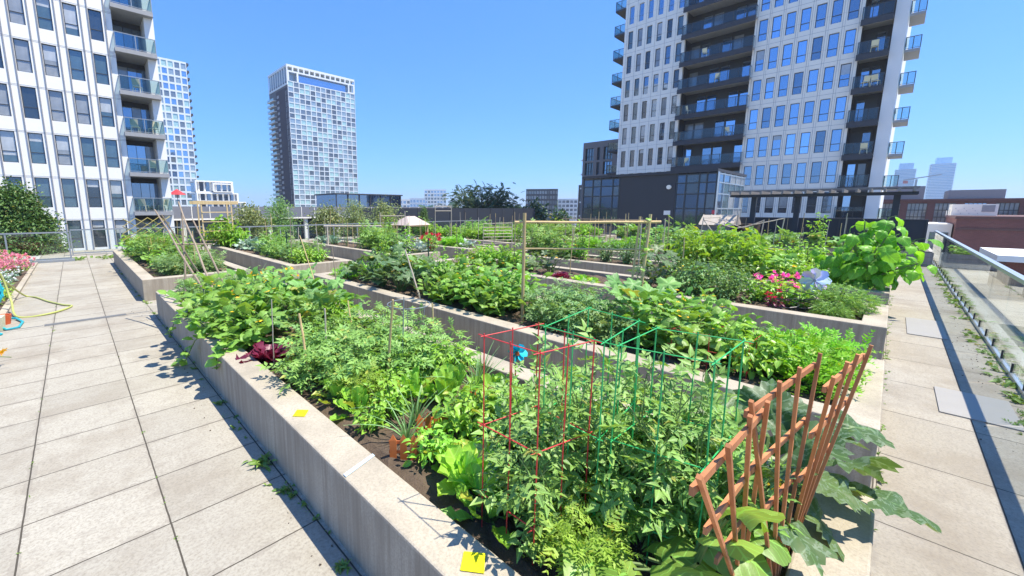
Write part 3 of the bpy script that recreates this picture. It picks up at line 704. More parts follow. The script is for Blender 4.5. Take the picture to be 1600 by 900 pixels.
# tall tower on the right (face towards -X) -----------------------
def right_tower():
    D = 55.0; base = Vector((D, 26.4, -13)); P = lambda u, z, d: Vector((-d, u-26.4, z+13))     # u = world y
    o = thing('grey_white_apartment_tower', 'tall pale apartment tower with dark balcony bays standing right of the pavilion', 'apartment tower', base)
    ca = [(y-.3, y+.3) for y in (25.6, 24.4, 23.25, 22.06, 20.88, 19.7)]; cb = [(y-.37, y+.37) for y in (11.52, 10.4, 9.26, 8.12, 6.98, 5.83, 4.68)]
    rows = [(1.45+2.97*k, 3.55+2.97*k) for k in range(16)]; T = 50
    b = MB(); wall_grid(b, P, 19.05, 26.4, -2, T, ca, rows, -.3, 0); wall_grid(b, P, 3.95, 12.25, -2, T, cb, rows, -.3, 0)
    b.build('wall', M['whiteblue'], o)
    b = MB(); pbox(b, P, 1.1, 1.95, -2, T, -18, .05); b.build('corner_pier', M['white'], o)
    b = MB(); pbox(b, P, 1.11, 26.4, T, T+1.2, -18, 0); pbox(b, P, 1.11, 26.4, -13, -2, -18, 0); b.build('plinth', M['whiteblue'], o)
    c = MB(); pbox(c, P, 19.05, 26.35, -2, T, -17, -1.2); pbox(c, P, 3.95, 12.25, -2, T, -17, -1.2); pbox(c, P, 12.25, 19.05, -2, T, -17, -1.9); pbox(c, P, 1.951, 3.95, -2, T, -17, -1.9)
    pbox(c, P, 12.25, 12.31, -2, T, -1.9, -.31); pbox(c, P, 18.99, 19.05, -2, T, -1.9, -.31); c.build('inner_wall', M['charcoal'], o)
    s = MB()
    for k in range(17):
        z = .98+2.97*k
        for u0, u1 in ((19.05, 26.4), (3.95, 12.25)): pbox(s, P, u0, u1, z-.014, z+.014, .0005, .006)
        for u0, u1 in ((19.05, 26.4), (3.95, 12.25)): pbox(s, P, u0, u1, z+1.2-.006, z+1.2+.006, .0005, .004)
    for y in [12.05]+[y-.5 for y in (11.52, 10.4, 9.26, 8.12, 6.98, 5.83, 4.68)]+[y+.48 for y in (25.6, 24.4, 23.25, 22.06, 20.88, 19.7)]: pbox(s, P, y-.014, y+.014, -2, T, .007, .014)
    for y in [y+.48 for y in (10.4, 9.26, 8.12, 6.98, 5.83, 4.68)]: pbox(s, P, y-.009, y+.009, -2, T, .007, .012)
    s.build('panel_joint', M['seam'], o)
    Pz = lambda u, z, d: Vector((-d, u, z)); rr = random.Random(9)
    wa, pa = window_mesh(Pz, .6, 2.1, 0, (.36,), M['frame'], [PN['dark'], PN['curtain'], PN['skydark'], PN['dark'], PN['teal']], .05)
    wb, pb = window_mesh(Pz, .74, 2.1, 0, (.34,), M['frame'], [PN['sky'], PN['sky'], PN['sky'], PN['skydark']], .05)
    bla = []; blb = []
    for h_ in (.4, .9, 1.5):
        for L_, w_ in ((bla, .6), (blb, .74)): m_ = MB(); pbox(m_, Pz, .055, w_-.055, 2.04-h_, 2.04, -.044, -.038); L_.append(m_.mesh('blind', PN['blind']))
    far = MB(); farp = MB(); n = 0
    for k, (r0, r1) in enumerate(rows):
        for (cols, wm, pm2, wd) in ((ca, wa, pa, .6), (cb, wb, pb, .74)):
            for c0, c1 in cols:
                if k < 8 and n < 100 and not (k == 0 and cols is ca):
                    q = link('window', wm, o, P(c0, r0, -.12)); link('pane', (PN and (rr.choice(pm2) if k else pm2[-1])), q); n += 1
                    if rr.random() < .16: link('blind', rr.choice(bla if cols is ca else blb), q)
                else:
                    pbox(far, P, c0, c1, r0, r0+.05, -.2, -.12); pbox(far, P, c0, c1, r0+.7, r0+.75, -.2, -.12); pbox(far, P, c0, c1, r0+.051, r1, -.18, -.165)
    tag(far.build('window_band', PN['sky'], o), None, None, None, 'stuff')
    for k in range(17):
        z = .78+2.97*k
        for (u0, u1, n_, d) in ((12.1, 19.2, 7, .75), (2.0, 4.05, 3, .55)):
            sl = MB(); pbox(sl, P, u0, u1, z, z+.2, -1.9, d); pbox(sl, P, u0, u1, z-.28, z-.001, d-.12, d); bb = sl.build('balcony', M['soffit'], o)
            fa = MB(); pbox(fa, P, u0-.01, u1+.01, z-.3, z+.22, d+.001, d+.03); fa.build('fascia', M['charcoal'], bb)
            rf, rg = balcony_rail(P, u0+.03, u1-.03, z+.2, d, n_, M['frame'], BGD, (1, 1), 0, .045, 1.1)
            rf.build('balcony_rail', M['frame'], bb); rg.build('balcony_glass', BGD, bb)
            fr = MB(); m_ = 6 if u1 > 10 else 2; ww = (u1-u0-.6)/m_
            for j in range(m_):
                a = u0+.3+j*ww; pbox(fr, P, a, a+ww, z+.2, z+2.55, -1.9, -1.86)
                if (j+k) % 3 and k < 9: gl = MB(); pbox(gl, P, a+.12, a+ww-.08, z+.3, z+2.45, -1.859, -1.84); gl.build('balcony_door', PN[rr.choice(['sky', 'curtain', 'skydark'])], bb)
            fr.build('door_frame', M['frame'], bb)
        # end balconies sticking out at both ends
        for (u0, u1, d0, d1) in ((26.45, 28.0, -4.0, -.4), (.1, 1.05, -3.6, -.5)):
            sl = MB(); pbox(sl, P, u0, u1, z-.1, z+.12, d0, d1); bb = sl.build('balcony', M['slabgrey'] if u0 < 1 else M['charcoal'], o)
            rf, rg = balcony_rail(P, u0, u1, z+.12, d1, 2, M['frame'], BG, (1, 1), d0, .05)
            rf.build('balcony_rail', M['frame'], bb); rg.build('balcony_glass', BG, bb)
    return o
right_tower()
for k, (y, z, rz) in enumerate(((2.5, .98+2.97*4, 1.2), (3.2, .98+2.97*4, 2.1), (2.9, .98+2.97*5, 1.6), (14.2, .98+2.97*1, 1.4), (17.6, .98+2.97*2, 1.9), (13.6, .98+2.97*3, 1.3), (17.9, .98+2.97*4, 1.0), (15.2, .98+2.97*5, 2.0), (2.6, .98+2.97*2, 1.5), (16.6, .98+2.97*6, 1.5))):
    patio_chair(54.5, y, z, rz, f'pale chair on the right tower, {["narrow", "wide"][y > 10]} balcony bay, {["lowest", "second", "third", "fourth", "fifth", "sixth", "seventh"][round((z-.98)/2.97)]} slab, {["near the corner pier", "towards the middle", "towards the left end"][0 if y < 2.8 or 10 < y < 14.5 else 1 if y < 3 or 10 < y < 17 else 2]}')
for k, (x, z, rz) in enumerate(((4.2, -1.25+2.94*3, 2.8), (5.3, -1.25+2.94*3, -2.6), (5.0, -1.25+2.94*2, 3.0), (4.6, -1.25+2.94*4, 2.7))): patio_chair(x, 39.8, z, rz, ['pale chair on the left tower, third railed balcony up, left side', 'pale chair on the left tower, third railed balcony up, right side', 'single pale chair on the left tower, second railed balcony up', 'single pale chair on the left tower, fourth railed balcony up'][k])

# distant towers: frame grid, panes by window -----------------------
def grid_tower(name, label, cat, base, axisU, N, width, depth, z0, z1, nu, nz, mframe, panes, seed, fw=.5, fz=.5, side=None, body=None, top=None, merge=.0, maxw=100):
    o = thing(name, label, cat, base); U = Vector(axisU); Nn = Vector(N)
    P = lambda u, z, d: U*u+Vector((0, 0, z-base[2]))+Nn*d
    b = MB(); pbox(b, P, 0, width, base[2], z1, -depth, -.6); b.build('body', body or M['charcoal'], o)
    rr = random.Random(seed); su = width/nu; sz = (z1-z0)/nz; f = MB()
    for i in range(nu+1): pbox(f, P, max(0, i*su-fw/2), min(width, i*su+fw/2), z0, z1, -.58, 0)
    for k in range(nz+1): pbox(f, P, 0, width, z0+k*sz-fz/2, z0+k*sz+fz/2, -.57, -.03)
    f.build('facade_frame', mframe, o)
    w1 = MB(); Pz = lambda u, z, d: U*u+Vector((0, 0, z))+Nn*d
    pbox(w1, Pz, 0, su-fw, 0, sz-fz, -.3, -.25); half = MB(); pbox(half, Pz, 0, (su-fw)*.55, 0, sz-fz, -.3, -.25)
    ms = [w1.mesh('window', m) for m in panes]; n = 0; rest = MB()
    for k in range(nz-1, -1, -1):
        for i in range(nu):
            if n < maxw: link('window', rr.choice(ms), o, P(i*su+fw/2, z0+k*sz+fz/2, 0)); n += 1
            else: pbox(rest, P, i*su+fw/2, (i+1)*su-fw/2, z0+k*sz+fz/2, z0+(k+1)*sz-fz/2, -.3, -.25)
    if rest.v:
        q = tag(rest.build('window_band', panes[0], o), None, None, None, 'stuff')
        for m_ in panes[1:]: q.data.materials.append(m_)
        for f_ in range(len(q.data.polygons)//6):
            c_ = rr.randrange(len(panes))
            for e_ in range(6): q.data.polygons[f_*6+e_].material_index = c_
    return o, P
pale = panemat('pale_green_pane', (.34,.50,.46), .12, (.8,1,.97)); pale2 = panemat('pale_grey_pane', (.24,.30,.32), .14); grey = panemat('grey_pane', (.12,.14,.15), .12); dk = panemat('recess_dark', (.07,.08,.09), .08); bluep = panemat('blue_pane', (.08,.16,.30), .45, (.6,.8,1))
def white_frame_tower():
    D = 245.0; x0, x1 = .402*D, .578*D; z1 = 1.9+.333*D
    o, P = grid_tower('white_grid_tower', 'slim white gridded residential tower standing alone in the middle left skyline', 'apartment tower', (x0, D, -13), (1, 0, 0), (0, -1, 0), x1-x0, 30, -13, z1-9, 13, 30, plain('tower_frame', (.64,.67,.68), .6), [pale, pale, pale2, pale2, grey, dk], 3, .5, .5)
    W = x1-x0; c = MB()
    pbox(c, P, 0, W, z1-1.2, z1, -29.5, .1); pbox(c, P, 0, W, z1-4, z1-3.2, -.55, .1)
    for i in range(14): pbox(c, P, W*i/13-.4 if i else 0, min(W, W*i/13+.4), z1-3.2, z1-1.2, -.55, .1)
    pbox(c, P, 0, 1, z1-9, z1-4, -.6, .1); pbox(c, P, W-5, W, z1-9, z1-8.2, -.6, .1); pbox(c, P, W-4.6, W-3.8, z1-8.2, z1-4, -.6, .1); pbox(c, P, W-1, W, z1-8.2, z1-4, -.6, .1); pbox(c, P, 5.5, 6.5, z1-9, z1-4, -.6, .1)
    c.build('crown_frame', M['framew'], o)
    g = MB(); pbox(g, P, 6.5, W-5, z1-9, z1-4, -2.5, -1.8); g.build('crown_glazing', bluep, o); g = MB(); pbox(g, P, .3, W-.1, z1-9, z1-1.21, -29, -2.6); g.build('plant_room', pale2, o)
    # shaded side with its own balconies
    s = MB(); wh = MB(); bl = MB()
    for k in range(29):
        z = -12+3.15*k
        if z > z1-14: break
        for j in range(2):
            d = -1.5-j*2.2; wh.box8([P(-.06, z+.3, d), P(0, z+.3, d), P(0, z+.3, d-.5), P(-.06, z+.3, d-.5), P(-.06, z+3, d), P(0, z+3, d), P(0, z+3, d-.5), P(-.06, z+3, d-.5)])
        pbox(s, P, -1.7, 0, z, z+.35, -30, -19); pbox(bl, P, -1.68, -1.6, z+.36, z+1.5, -29.9, -19.1)
        pbox(wh, P, -.12, -.01, z+.8, z+2.3, -17.5, -14.5)
    s.build('balcony', M['white'], o); wh.build('side_mullion', M['slabgrey'], o); bl.build('balcony_glass', pale, o)
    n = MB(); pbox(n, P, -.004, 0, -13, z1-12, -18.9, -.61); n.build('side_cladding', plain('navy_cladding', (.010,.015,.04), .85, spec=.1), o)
    c = MB(); pbox(c, P, -.3, 0, z1-11, z1-10, -30, 0); pbox(c, P, -.3, 0, z1-1.2, z1, -30, 0)
    for j in range(9): pbox(c, P, -.3, 0, z1-10, z1-1.2, -.6-j*3.6, -j*3.6)
    c.build('side_frame', M['white'], o)
white_frame_tower()
def far_left_tower():
    D = 230.0; x0, x1 = .158*D, .199*D; z1 = 1.9+.288*D
    o, P = grid_tower('pale_residential_tower', 'narrow pale residential tower seen just behind the white left tower', 'apartment tower', (x0-8, D, -13), (1, 0, 0), (0, -1, 0), x1-x0+8, 22, -13, z1, 7, 25, plain('pale_frame', (.64,.68,.70), .6), [pale2, grey, bluep, pale], 4, .6, .8, None, M['navy'])
    W = x1-x0+8; s = MB()
    for k in range(26): pbox(s, P, W, W+1.4, -12+3.2*k, -12+3.2*k+.9, -20, -2)
    s.build('balcony', M['charcoal'], o)
far_left_tower()
def terraced_block():
    D = 180.0; o = thing('terraced_white_block', 'low white terraced apartment block right of the pale residential tower', 'apartment block', (.195*D, D, -13)); X0 = .195*D
    P = lambda u, z, d: Vector((u, -d, z+13)); w_ = MB(); g = MB(); k_ = MB()
    for i, (u0, u1, z0, z1) in enumerate(((0, 13, 8.0, 12.5), (5.6, 12.5, 8.2, 11.6), (0, 14.5, 4.6, 8.0), (0, 17, 1.6, 4.6), (0, 20, -13, 1.6))):
        d = .4*i if i != 1 else 1.2
        pbox(w_, P, u0, u1, z1-.5, z1, -12, d); pbox(w_, P, u0, u0+.5, z0, z1-.5, -2, d); pbox(w_, P, u1-.6, u1, z0, z1-.5, -2, d); pbox(w_, P, u0, u1, z0, z0+.35, -2, d-.01)
        pbox(g, P, u0+.5, u1-.6, z0+.35, z1-.5, -11, d-1.2)
        for j in range(int((u1-u0)/2)): pbox(k_, P, u0+.9+2*j, u0+1.5+2*j, z0+.36, z1-.51, d-1.199, d-1.1)
    w_.build('frame', M['white'], o); g.build('glazing', PN['skydark'], o); k_.build('wall_panel', M['whiteblue'], o)
terraced_block()
def low_wing():
    o = thing('grey_podium_wing', 'long low grey podium wing behind the far glass fence', 'building', (6.1, 44, -13)); P = lambda u, z, d: Vector((u, -d, z+13))
    b = MB(); pbox(b, P, 0, 34, 1.0, 2.1, -8, .6); b.build('parapet', plain('mid_grey_panel', (.20,.205,.23), .6), o)
    c = MB(); pbox(c, P, 0, 34, -13, 1.0, -8, -1.6); c.build('wall', M['charcoal'], o)
    s = MB()
    for k in range(24): pbox(s, P, .4+1.45*k, .46+1.45*k, 1.02, 2.1, .601, .63)
    for k in range(9): pbox(s, P, 1+3.8*k, 1.35+3.8*k, -13, .999, .1, .4)
    pbox(s, P, 0, 34, .86, .999, -.1, .62); s.build('pillar', M['whiteblue'], o)
    g = MB(); 
    for k in range(16): pbox(g, P, .8+2.1*k, 2.3+2.1*k, -1.2, .6, -1.599, -1.55)
    g.build('window', PN['teal'], o)
    # glazed rooftop room at its right end
    r = MB(); pbox(r, P, 17.5, 27, 2.1, 3.6, -7.5, -2); r.build('roof_room', PN['skydark'], o); r = MB(); pbox(r, P, 17.3, 27.2, 3.6, 3.75, -7.7, -1.8)
    for k in range(7): pbox(r, P, 17.4+1.58*k, 17.5+1.58*k, 2.1, 3.6, -1.999, -1.9)
    r.build('roof_room_frame', M['charcoal'], o)
low_wing()
def black_wall():
    o = thing('dark_screen_wall', 'long black screen wall behind the far planters left of the pavilion', 'wall', (17.5, 30, -1)); b = MB(); b.box(0, 24, 0, .3, 0, 2.95); b.build('panel', M['navy'], o)
    b = MB()
    for k in range(13): b.box(.05+2*k-.05 if k else 0, .12+2*k, -.04, -.001, 0, 2.96)
    b.build('post', M['charcoal'], o)
black_wall()
def slab_block(name, label, x, y, w_, d, z1, face, pane, nu, nz, cat='office block', body=None, rz=0):
    o, P = grid_tower(name, label, cat, (x, y, -13), (math.cos(rz), math.sin(rz), 0), (math.sin(rz), -math.cos(rz), 0), w_, d, -13, z1, nu, nz, face, pane, x, .55*w_/nu*.5, .4*(z1+13)/nz, None, body, maxw=min(100, nu*8)); return o
bw = plain('pale_blue_white', (.62,.66,.70), .6); gb = panemat('glass_blue', (.18,.32,.50), .4, (.6,.8,1))
slab_block('white_slab_tower', 'white slab tower with dark vertical strip on the distant skyline', 251.7, 310.9, 21, 12, 19.6, M['white'], [gb, grey], 7, 10, body=bw, rz=-.71)
slab_block('blue_office_block', 'small pale blue office block left of the white slab tower', 228.4, 303.7, 14.7, 10, 10.6, bw, [gb], 5, 6, body=bw, rz=-.66)
slab_block('white_office_block', 'small white office block, leftmost of the three distant blocks beside the grid tower', 203.9, 296.7, 15.9, 10, 9.2, M['white'], [grey, gb], 5, 6, body=bw, rz=-.62)
slab_block('dark_slab_block', 'dark blue slab apartment block above the black screen wall', 199.6, 150.5, 18.4, 12, 12.8, M['navy'], [grey, PN['curtain']], 12, 9, 'apartment block', M['navy'], -.95)
slab_block('white_stepped_block', 'pale balcony block right of the dark slab block', 227, 146, 12, 12, 7.5, M['white'], [grey, PN['curtain']], 5, 8, 'apartment block', bw, -1.0)

def mid_block():
    o = thing('grey_brick_apartment_block', 'dark grey apartment block with glazed bays left of the tall right tower', 'apartment block', (74, 36, -13)); P = lambda u, z, d: Vector((-d, u, z+13))
    cols = [(.5, 2.2), (2.9, 3.5), (4.2, 5.9)]; rows = [(.2+2.7*k, 2.5+2.7*k) for k in range(5)]
    b = MB(); wall_grid(b, P, -3, 6.4, -13, 14.0, cols, rows, -.5, 0); pbox(b, P, -3, 6.4, 14.0, 14.4, -9, 0); b.build('wall', plain('warm_grey_brick', (.24,.21,.20), .8), o)
    c = MB(); pbox(c, P, -2.98, 6.38, -13, 13.99, -9, -.8); c.build('core', M['charcoal'], o)
    for a, e in cols:
        for r0, r1 in rows:
            f = MB(); pbox(f, P, a, e, r0, r1, -.45, -.4); ww = f.build('window', rnd.choice([PN['teal'], PN['skydark'], PN['teal']]), o); f = MB()
            for k in range(4): pbox(f, P, a+(e-a)*k/3-.04, a+(e-a)*k/3+.04, r0, r1, -.399, -.3)
            pbox(f, P, a, e, r0+.7, r0+.8, -.398, -.31); f.build('frame', M['frame'], ww)
    for k in range(5): q = MB(); pbox(q, P, 6.4, 7.0, .3+2.7*k, .6+2.7*k, -6, -.5); q.build('balcony', M['whiteblue'], o)
    t_ = MB(); pbox(t_, P, 6.4, 7.9, -13, 6.6, -8, -1.5); t_.build('lower_wing', plain('brown_panel', (.16,.12,.10), .7), o); t_ = MB(); pbox(t_, P, 7.0, 7.4, -1, 5.6, -1.499, -1.45); t_.build('strip_window', PN['dark'], o)
rnd = random.Random(21); mid_block()

# dark pavilion at the far side of the garden ----------------------
def pavilion():
    o = thing('dark_pavilion', 'single storey dark pavilion with glazed corners facing the planters', 'building', (27, 7.0, -.6)); P = lambda u, z, d: Vector((-d, u-7.0, z+.6)); Q = lambda u, z, d: Vector((u-27, -d, z+.6))
    z1 = 3.98; b = MB(); pbox(b, P, 9.2, 12.65, -.6, z1, -6.3, 0); b.build('solid_wall', M['charcoal'], o)
    b = MB(); pbox(b, P, 7.0, 15.4, z1+.001, z1+.16, -6.4, .12); b.build('roof', M['charcoal'], o)
    c = MB(); pbox(c, P, 7.25, 15.2, -.6, z1, -6.2, -1.8); c.build('inner_wall', plain('dark_interior', (.02,.025,.03), .8), o)
    def glaz(Pp, us, zs, nm, mf, mp, d=0):
        f = MB()
        for u in us: pbox(f, Pp, u-.035, u+.035, -.6, z1, d-.1, d)
        for z in zs: pbox(f, Pp, us[0], us[-1], z-.035, z+.035, d-.099, d-.003)
        f.build(nm, mf, o)
        for i in range(len(us)-1):
            for j in range(len(zs)-1):
                g = MB(); pbox(g, Pp, us[i]+.036, us[i+1]-.036, zs[j]+.036, zs[j+1]-.036, d-.06, d-.04); g.build('pane', rnd.choice(mp), o)
    zs = [-.5, .75, 1.9, 2.75, 3.4, 3.9]; nv = panemat('navy_pane', (.012,.022,.045), .14, (.5,.65,.9)); dkp = [nv, PN['room'], nv]
    glaz(P, [12.7, 13.15, 14.0, 14.6, 15.3], zs, 'curtain_wall_frame', M['frame'], dkp); glaz(P, [7.06, 7.55, 7.95, 8.65, 9.15], zs, 'curtain_wall_frame', M['frame'], dkp)
    glaz(Q, [27.3, 28.3, 29.6, 30.9, 32.2, 33.0], zs, 'side_curtain_wall_frame', M['rail'], [PN['skydark'], PN['curtain'], PN['teal']], 0)
    c = MB(); pbox(c, P, 7.0, 7.05, -.6, z1, -.3, 0); c.build('corner_post', M['rail'], o)
    f = MB(); f.tube([(-.001, 9.55-7, 3.2+.6), (-.14, 9.55-7, 3.2+.6)], .13, 14); f.build('wall_lamp', M['whiteblue'], o); f = MB(); f.box(-.02, -.001, 2.38, 2.76, 2.12, 2.38); f.build('wall_sign', M['white'], o)
    f = MB(); f.box(-.05, -.002, .02, .14, 2.2, 2.42); f.build('alarm_box', plain('alarm_red', (.55,.06,.08), .5), o)
pavilion()
b = MB(); b.box(23.4, 23.6, -1.2, 6.6, 0, 1.46)
fence = thing('navy_panel_fence', 'low dark navy panel fence along the far right end of the terrace', 'fence', (23.5, 2.7, 0)); b = MB(); b.box(-.1, .1, -3.6, 3.7, 0, 1.46); b.build('panel', M['navy'], fence); b = MB()
for k in range(7): b.box(-.13, -.101, -3.6+1.2*k, -3.55+1.2*k, 0, 1.5)
b.box(-.12, .12, -3.6, 3.7, 1.461, 1.5); b.build('post', M['charcoal'], fence)
def pergola():
    o = thing('dark_pergola', 'dark slatted pergola over the far right terrace end', 'pergola', (22.3, 2.2, 0))
    for y in (-2.2, .6, 2.1): 
        b = MB(); b.box(-.09, .09, y-.09, y+.09, 0, 2.4); b.build('post', M['navy'], o)
    for x in (-.5, .5): b = MB(); b.box(x-.04, x+.04, -2.7, 2.9, 2.4, 2.5); b.build('beam', M['navy'], o)
    for k in range(16): b = MB(); b.box(-.95, .95, -2.62+.36*k, -2.56+.36*k, 2.501, 2.63); b.build('rafter', M['timber'], o)
    b = MB()
    for k in range(9): b.box(-.9+.22*k, -.86+.22*k, -2.7, 2.9, 2.631, 2.67)
    b.build('slats', M['timber'], o)
pergola()
def shed(): 
    o = thing('garden_shed', 'small grey tool shed with a tan metal roof beside the pavilion', 'shed', (22.6, 5.6, 0)); b = MB(); b.box(-.6, .6, -.55, .55, 0, 1.15); b.build('wall', M['timber'], o)
    b = MB(); b.box8([(-.75, -.7, 1.15), (.75, -.7, 1.15), (.75, .7, 1.15), (-.75, .7, 1.15), (-.1, -.7, 1.6), (.1, -.7, 1.6), (.1, .7, 1.6), (-.1, .7, 1.6)])
    for k in range(5): b.bar((-.74, -.68+.34*k, 1.17), (-.1, -.68+.34*k, 1.615), .03, .03)
    b.build('roof', M['tan'], o); b = MB(); b.box(-.62, -.601, -.3, .2, .05, 1.0); b.build('door', plain('shed_door', (.16,.15,.15), .7), o)
shed()
b = MB(); b.lathe([(.0, 0), (.34, 0), (.36, .06), (.36, 1.2), (.3, 1.24), (0, 1.24)], 16); cmp_ = b.build('timber_barrel', plain('brown_barrel', (.13,.085,.05), .8), None, (22.4, 4.35, 0)); tag(cmp_, 'brown upright barrel between the shed and the navy fence', 'barrel')

# right background -------------------------------------------------
M['brick'] = brickmat('red_brick', (.23,.078,.066), (.18,.064,.055), (.19,.13,.115)); M['brick2'] = brickmat('dark_red_brick', (.20,.07,.062), (.155,.058,.053), (.17,.11,.1))
def loft():
    o = thing('brick_loft_building', 'long brick loft building with gridded black windows beyond the navy fence', 'building', (100, -14, -14)); P = lambda u, z, d: Vector((-d, u+14, z+14))
    cols = [(-.5-2.9*k, 1.6-2.9*k) for k in range(5)][::-1]; rows = [(-8.0, -5.6), (-3.6, -1.4), (-.5, 2.75)]
    b = MB(); wall_grid(b, P, -15.5, 8, -14, 3.0, cols, rows, -.5, 0); pbox(b, P, -15.5, 8, 3.0, 3.4, -14, .15); b.build('wall', M['brick2'], o)
    c = MB(); pbox(c, P, -15.4, 7.9, -14, 2.9, -14, -.8); c.build('core', M['charcoal'], o)
    for a, e in cols:
        for r0, r1 in rows:
            g = MB(); pbox(g, P, a, e, r0, r1, -.4, -.35); ww = g.build('window', rnd.choice([PN['sky'], PN['curtain'], PN['curtain']]), o); f = MB()
            for k in range(6): pbox(f, P, a+(e-a)*k/5-.035, a+(e-a)*k/5+.035, r0, r1, -.349, -.2)
            for k in range(4): pbox(f, P, a, e, r0+(r1-r0)*k/3-.06, r0+(r1-r0)*k/3+.06, -.348, -.22)
            f.build('frame', M['frame'], ww)
    s = MB(); pbox(s, P, -15.5, 8, -4.9, -4.7, .001, .12); pbox(s, P, -15.5, 8, -1.2, -1.05, .001, .12); s.build('string_course', M['whiteblue'], o)
    r = MB(); pbox(r, P, -3, 7, 3.4, 5.6, -12, -4); pbox(r, P, -11, -5.5, 3.4, 4.8, -12, -3); r.build('penthouse', M['slabgrey'], o); r = MB(); pbox(r, P, -24, -15.51, -14, 3.2, -14, 0); r.build('end_wing', M['brick2'], o)
    r = MB(); pbox(r, P, -24, -16, 1.4, 2.7, .002, .06); r.build('ribbon_window', PN['curtain'], o); r = MB(); pbox(r, P, -24, -15.5, 2.7, 3.5, .0, .3); r.build('cornice', M['navy'], o)
loft()
def brick_block():
    o = thing('red_brick_building', 'plain red brick building right of the walkway end', 'building', (62, -8.6, -14)); P = lambda u, z, d: Vector((-d, u+8.6, z+14))
    b = MB(); pbox(b, P, -15.5, -4.1, -14, .95, -12, 0); b.build('wall', M['brick'], o); b = MB(); pbox(b, P, -15.5, -4.0, .951, 1.2, -12.05, .1); pbox(b, P, -15.5, -4.1, -.1, .08, .001, .08); b.build('cornice', plain('dark_coping', (.14,.07,.06), .8), o)
    b = MB(); pbox(b, P, -3.99, -2.4, -14, .4, -9, -1); b.build('stair_wing', M['whiteblue'], o); b = MB(); pbox(b, P, -3.8, -2.6, -4, -.4, -.999, -.95); b.build('stair_window', PN['teal'], o)
    for u in (-14.6,):
        for z in (-2.4, -6): 
            b = MB(); pbox(b, P, u-.8, u+.8, z, z+2.1, .001, .05); b.build('window', PN['curtain'], o)
    b = MB(); pbox(b, P, -6.9, -4.0, 1.21, 2.35, -9, -5); b.build('rooftop_plant_box', M['whiteblue'], o)
    b = MB(); pbox(b, P, -6.7, -5.9, 1.6, 2.25, -4.999, -4.95); b.build('louvre', M['slabgrey'], o)
    for k in range(9): b = MB(); pbox(b, P, -5.7+.18*k, -5.66+.18*k, 1.4+.25*(k % 3), 1.46+.25*(k % 3), -4.999, -4.95); b.build('vent', M['slabgrey'], o)
    b = MB(); pbox(b, P, -3.9, -3.82, 1.2, 1.8, -5, -4.9); pbox(b, P, -3.7, -3.64, 1.2, 1.7, -5, -4.9); b.build('pipe', M['whiteblue'], o)
brick_block()
def stepped():
    o = thing('stepped_balcony_block', 'brown block with stacked white stepped balconies at the right edge', 'apartment block', (95, -12.5, -14)); b = MB(); b.box(0, 14, -18, 2.6, 0, 15.0); b.build('wall', plain('brown_brick', (.14,.085,.075), .8), o)
    for k in range(6):
        z = 14.5-.85*k; b = MB(); b.box(-1.2, -.001, .7-.42*k, 2.3-.32*k, z, z+.28); b.build('balcony', M['white'], o)
    b = MB(); b.box(-.06, -.002, -18, .4, 9, 15.3); b.build('dark_end', M['navy'], o)
stepped()
def kiosk():
    o = thing('flat_roof_entrance', 'small brick entrance pavilion with a thick white flat roof below the railing', 'building', (40, -5.9, -14)); b = MB(); b.box(0, 5, -1.7, 1.1, 0, 12.899); b.build('wall', M['brick'], o); b = MB(); b.box(-1.2, 6, -2.1, 1.6, 12.9, 13.25); b.build('roof', M['white'], o)
kiosk()
b = MB(); b.box(30, 70, -14, -3.2, -14, -3.2); tag(b.build('lower_roof', plain('gravel_roof', (.33,.31,.28), .9, 0, .2, 3)), 'flat gravel roof of the lower building beyond the railing', 'roof')
cyl = panemat('haze_paled_blue_glass', (.36,.52,.68), .35, (.7,.86,1))  # blue glass with distance haze put into its colour as a paler tone
def glass_tower(x, y, rad, z1, label, capw):
    o = thing('blue_glass_tower', label, 'office tower', (x, y, -14), .05); b = MB(); b.box(-rad, rad, -rad, rad, 0, z1); b.build('glazing', cyl, o); s = MB()
    for k in range(34):
        z = 8+(z1-8)*k/33; s.box(-rad-.45, rad+.45, -rad-.45, rad+.45, z, z+.6)
    s.build('floor_slab', bw, o); c = MB(); c.box(-rad*capw, rad*capw, -rad*capw, rad*capw, z1+.61, z1+6.6); c.build('crown', cyl, o)
glass_tower(640, -27.2, 7.6, 59, 'pale blue glass tower with a small crown right of the crane', .67); glass_tower(620, -2.6, 6.6, 54, 'shorter pale blue glass tower left of the crane', .73)
crane = thing('tower_crane', 'thin red and grey tower crane between the two blue glass towers', 'crane', (560, -10, -14)); b = MB(); b.box(-.7, .7, -.7, .7, 0, 42); b.build('mast', M['slabgrey'], crane); b = MB(); b.box8([(-.5, -14, 45), (.5, -14, 45), (.5, 8, 41), (-.5, 8, 41), (-.5, -14, 45.8), (.5, -14, 45.8), (.5, 8, 42), (-.5, 8, 42)]); b.build('jib', M['slabgrey'], crane); b = MB(); b.box(-1, 1, 5, 8, 38.5, 40.9); b.build('counterweight', M['red'], crane)
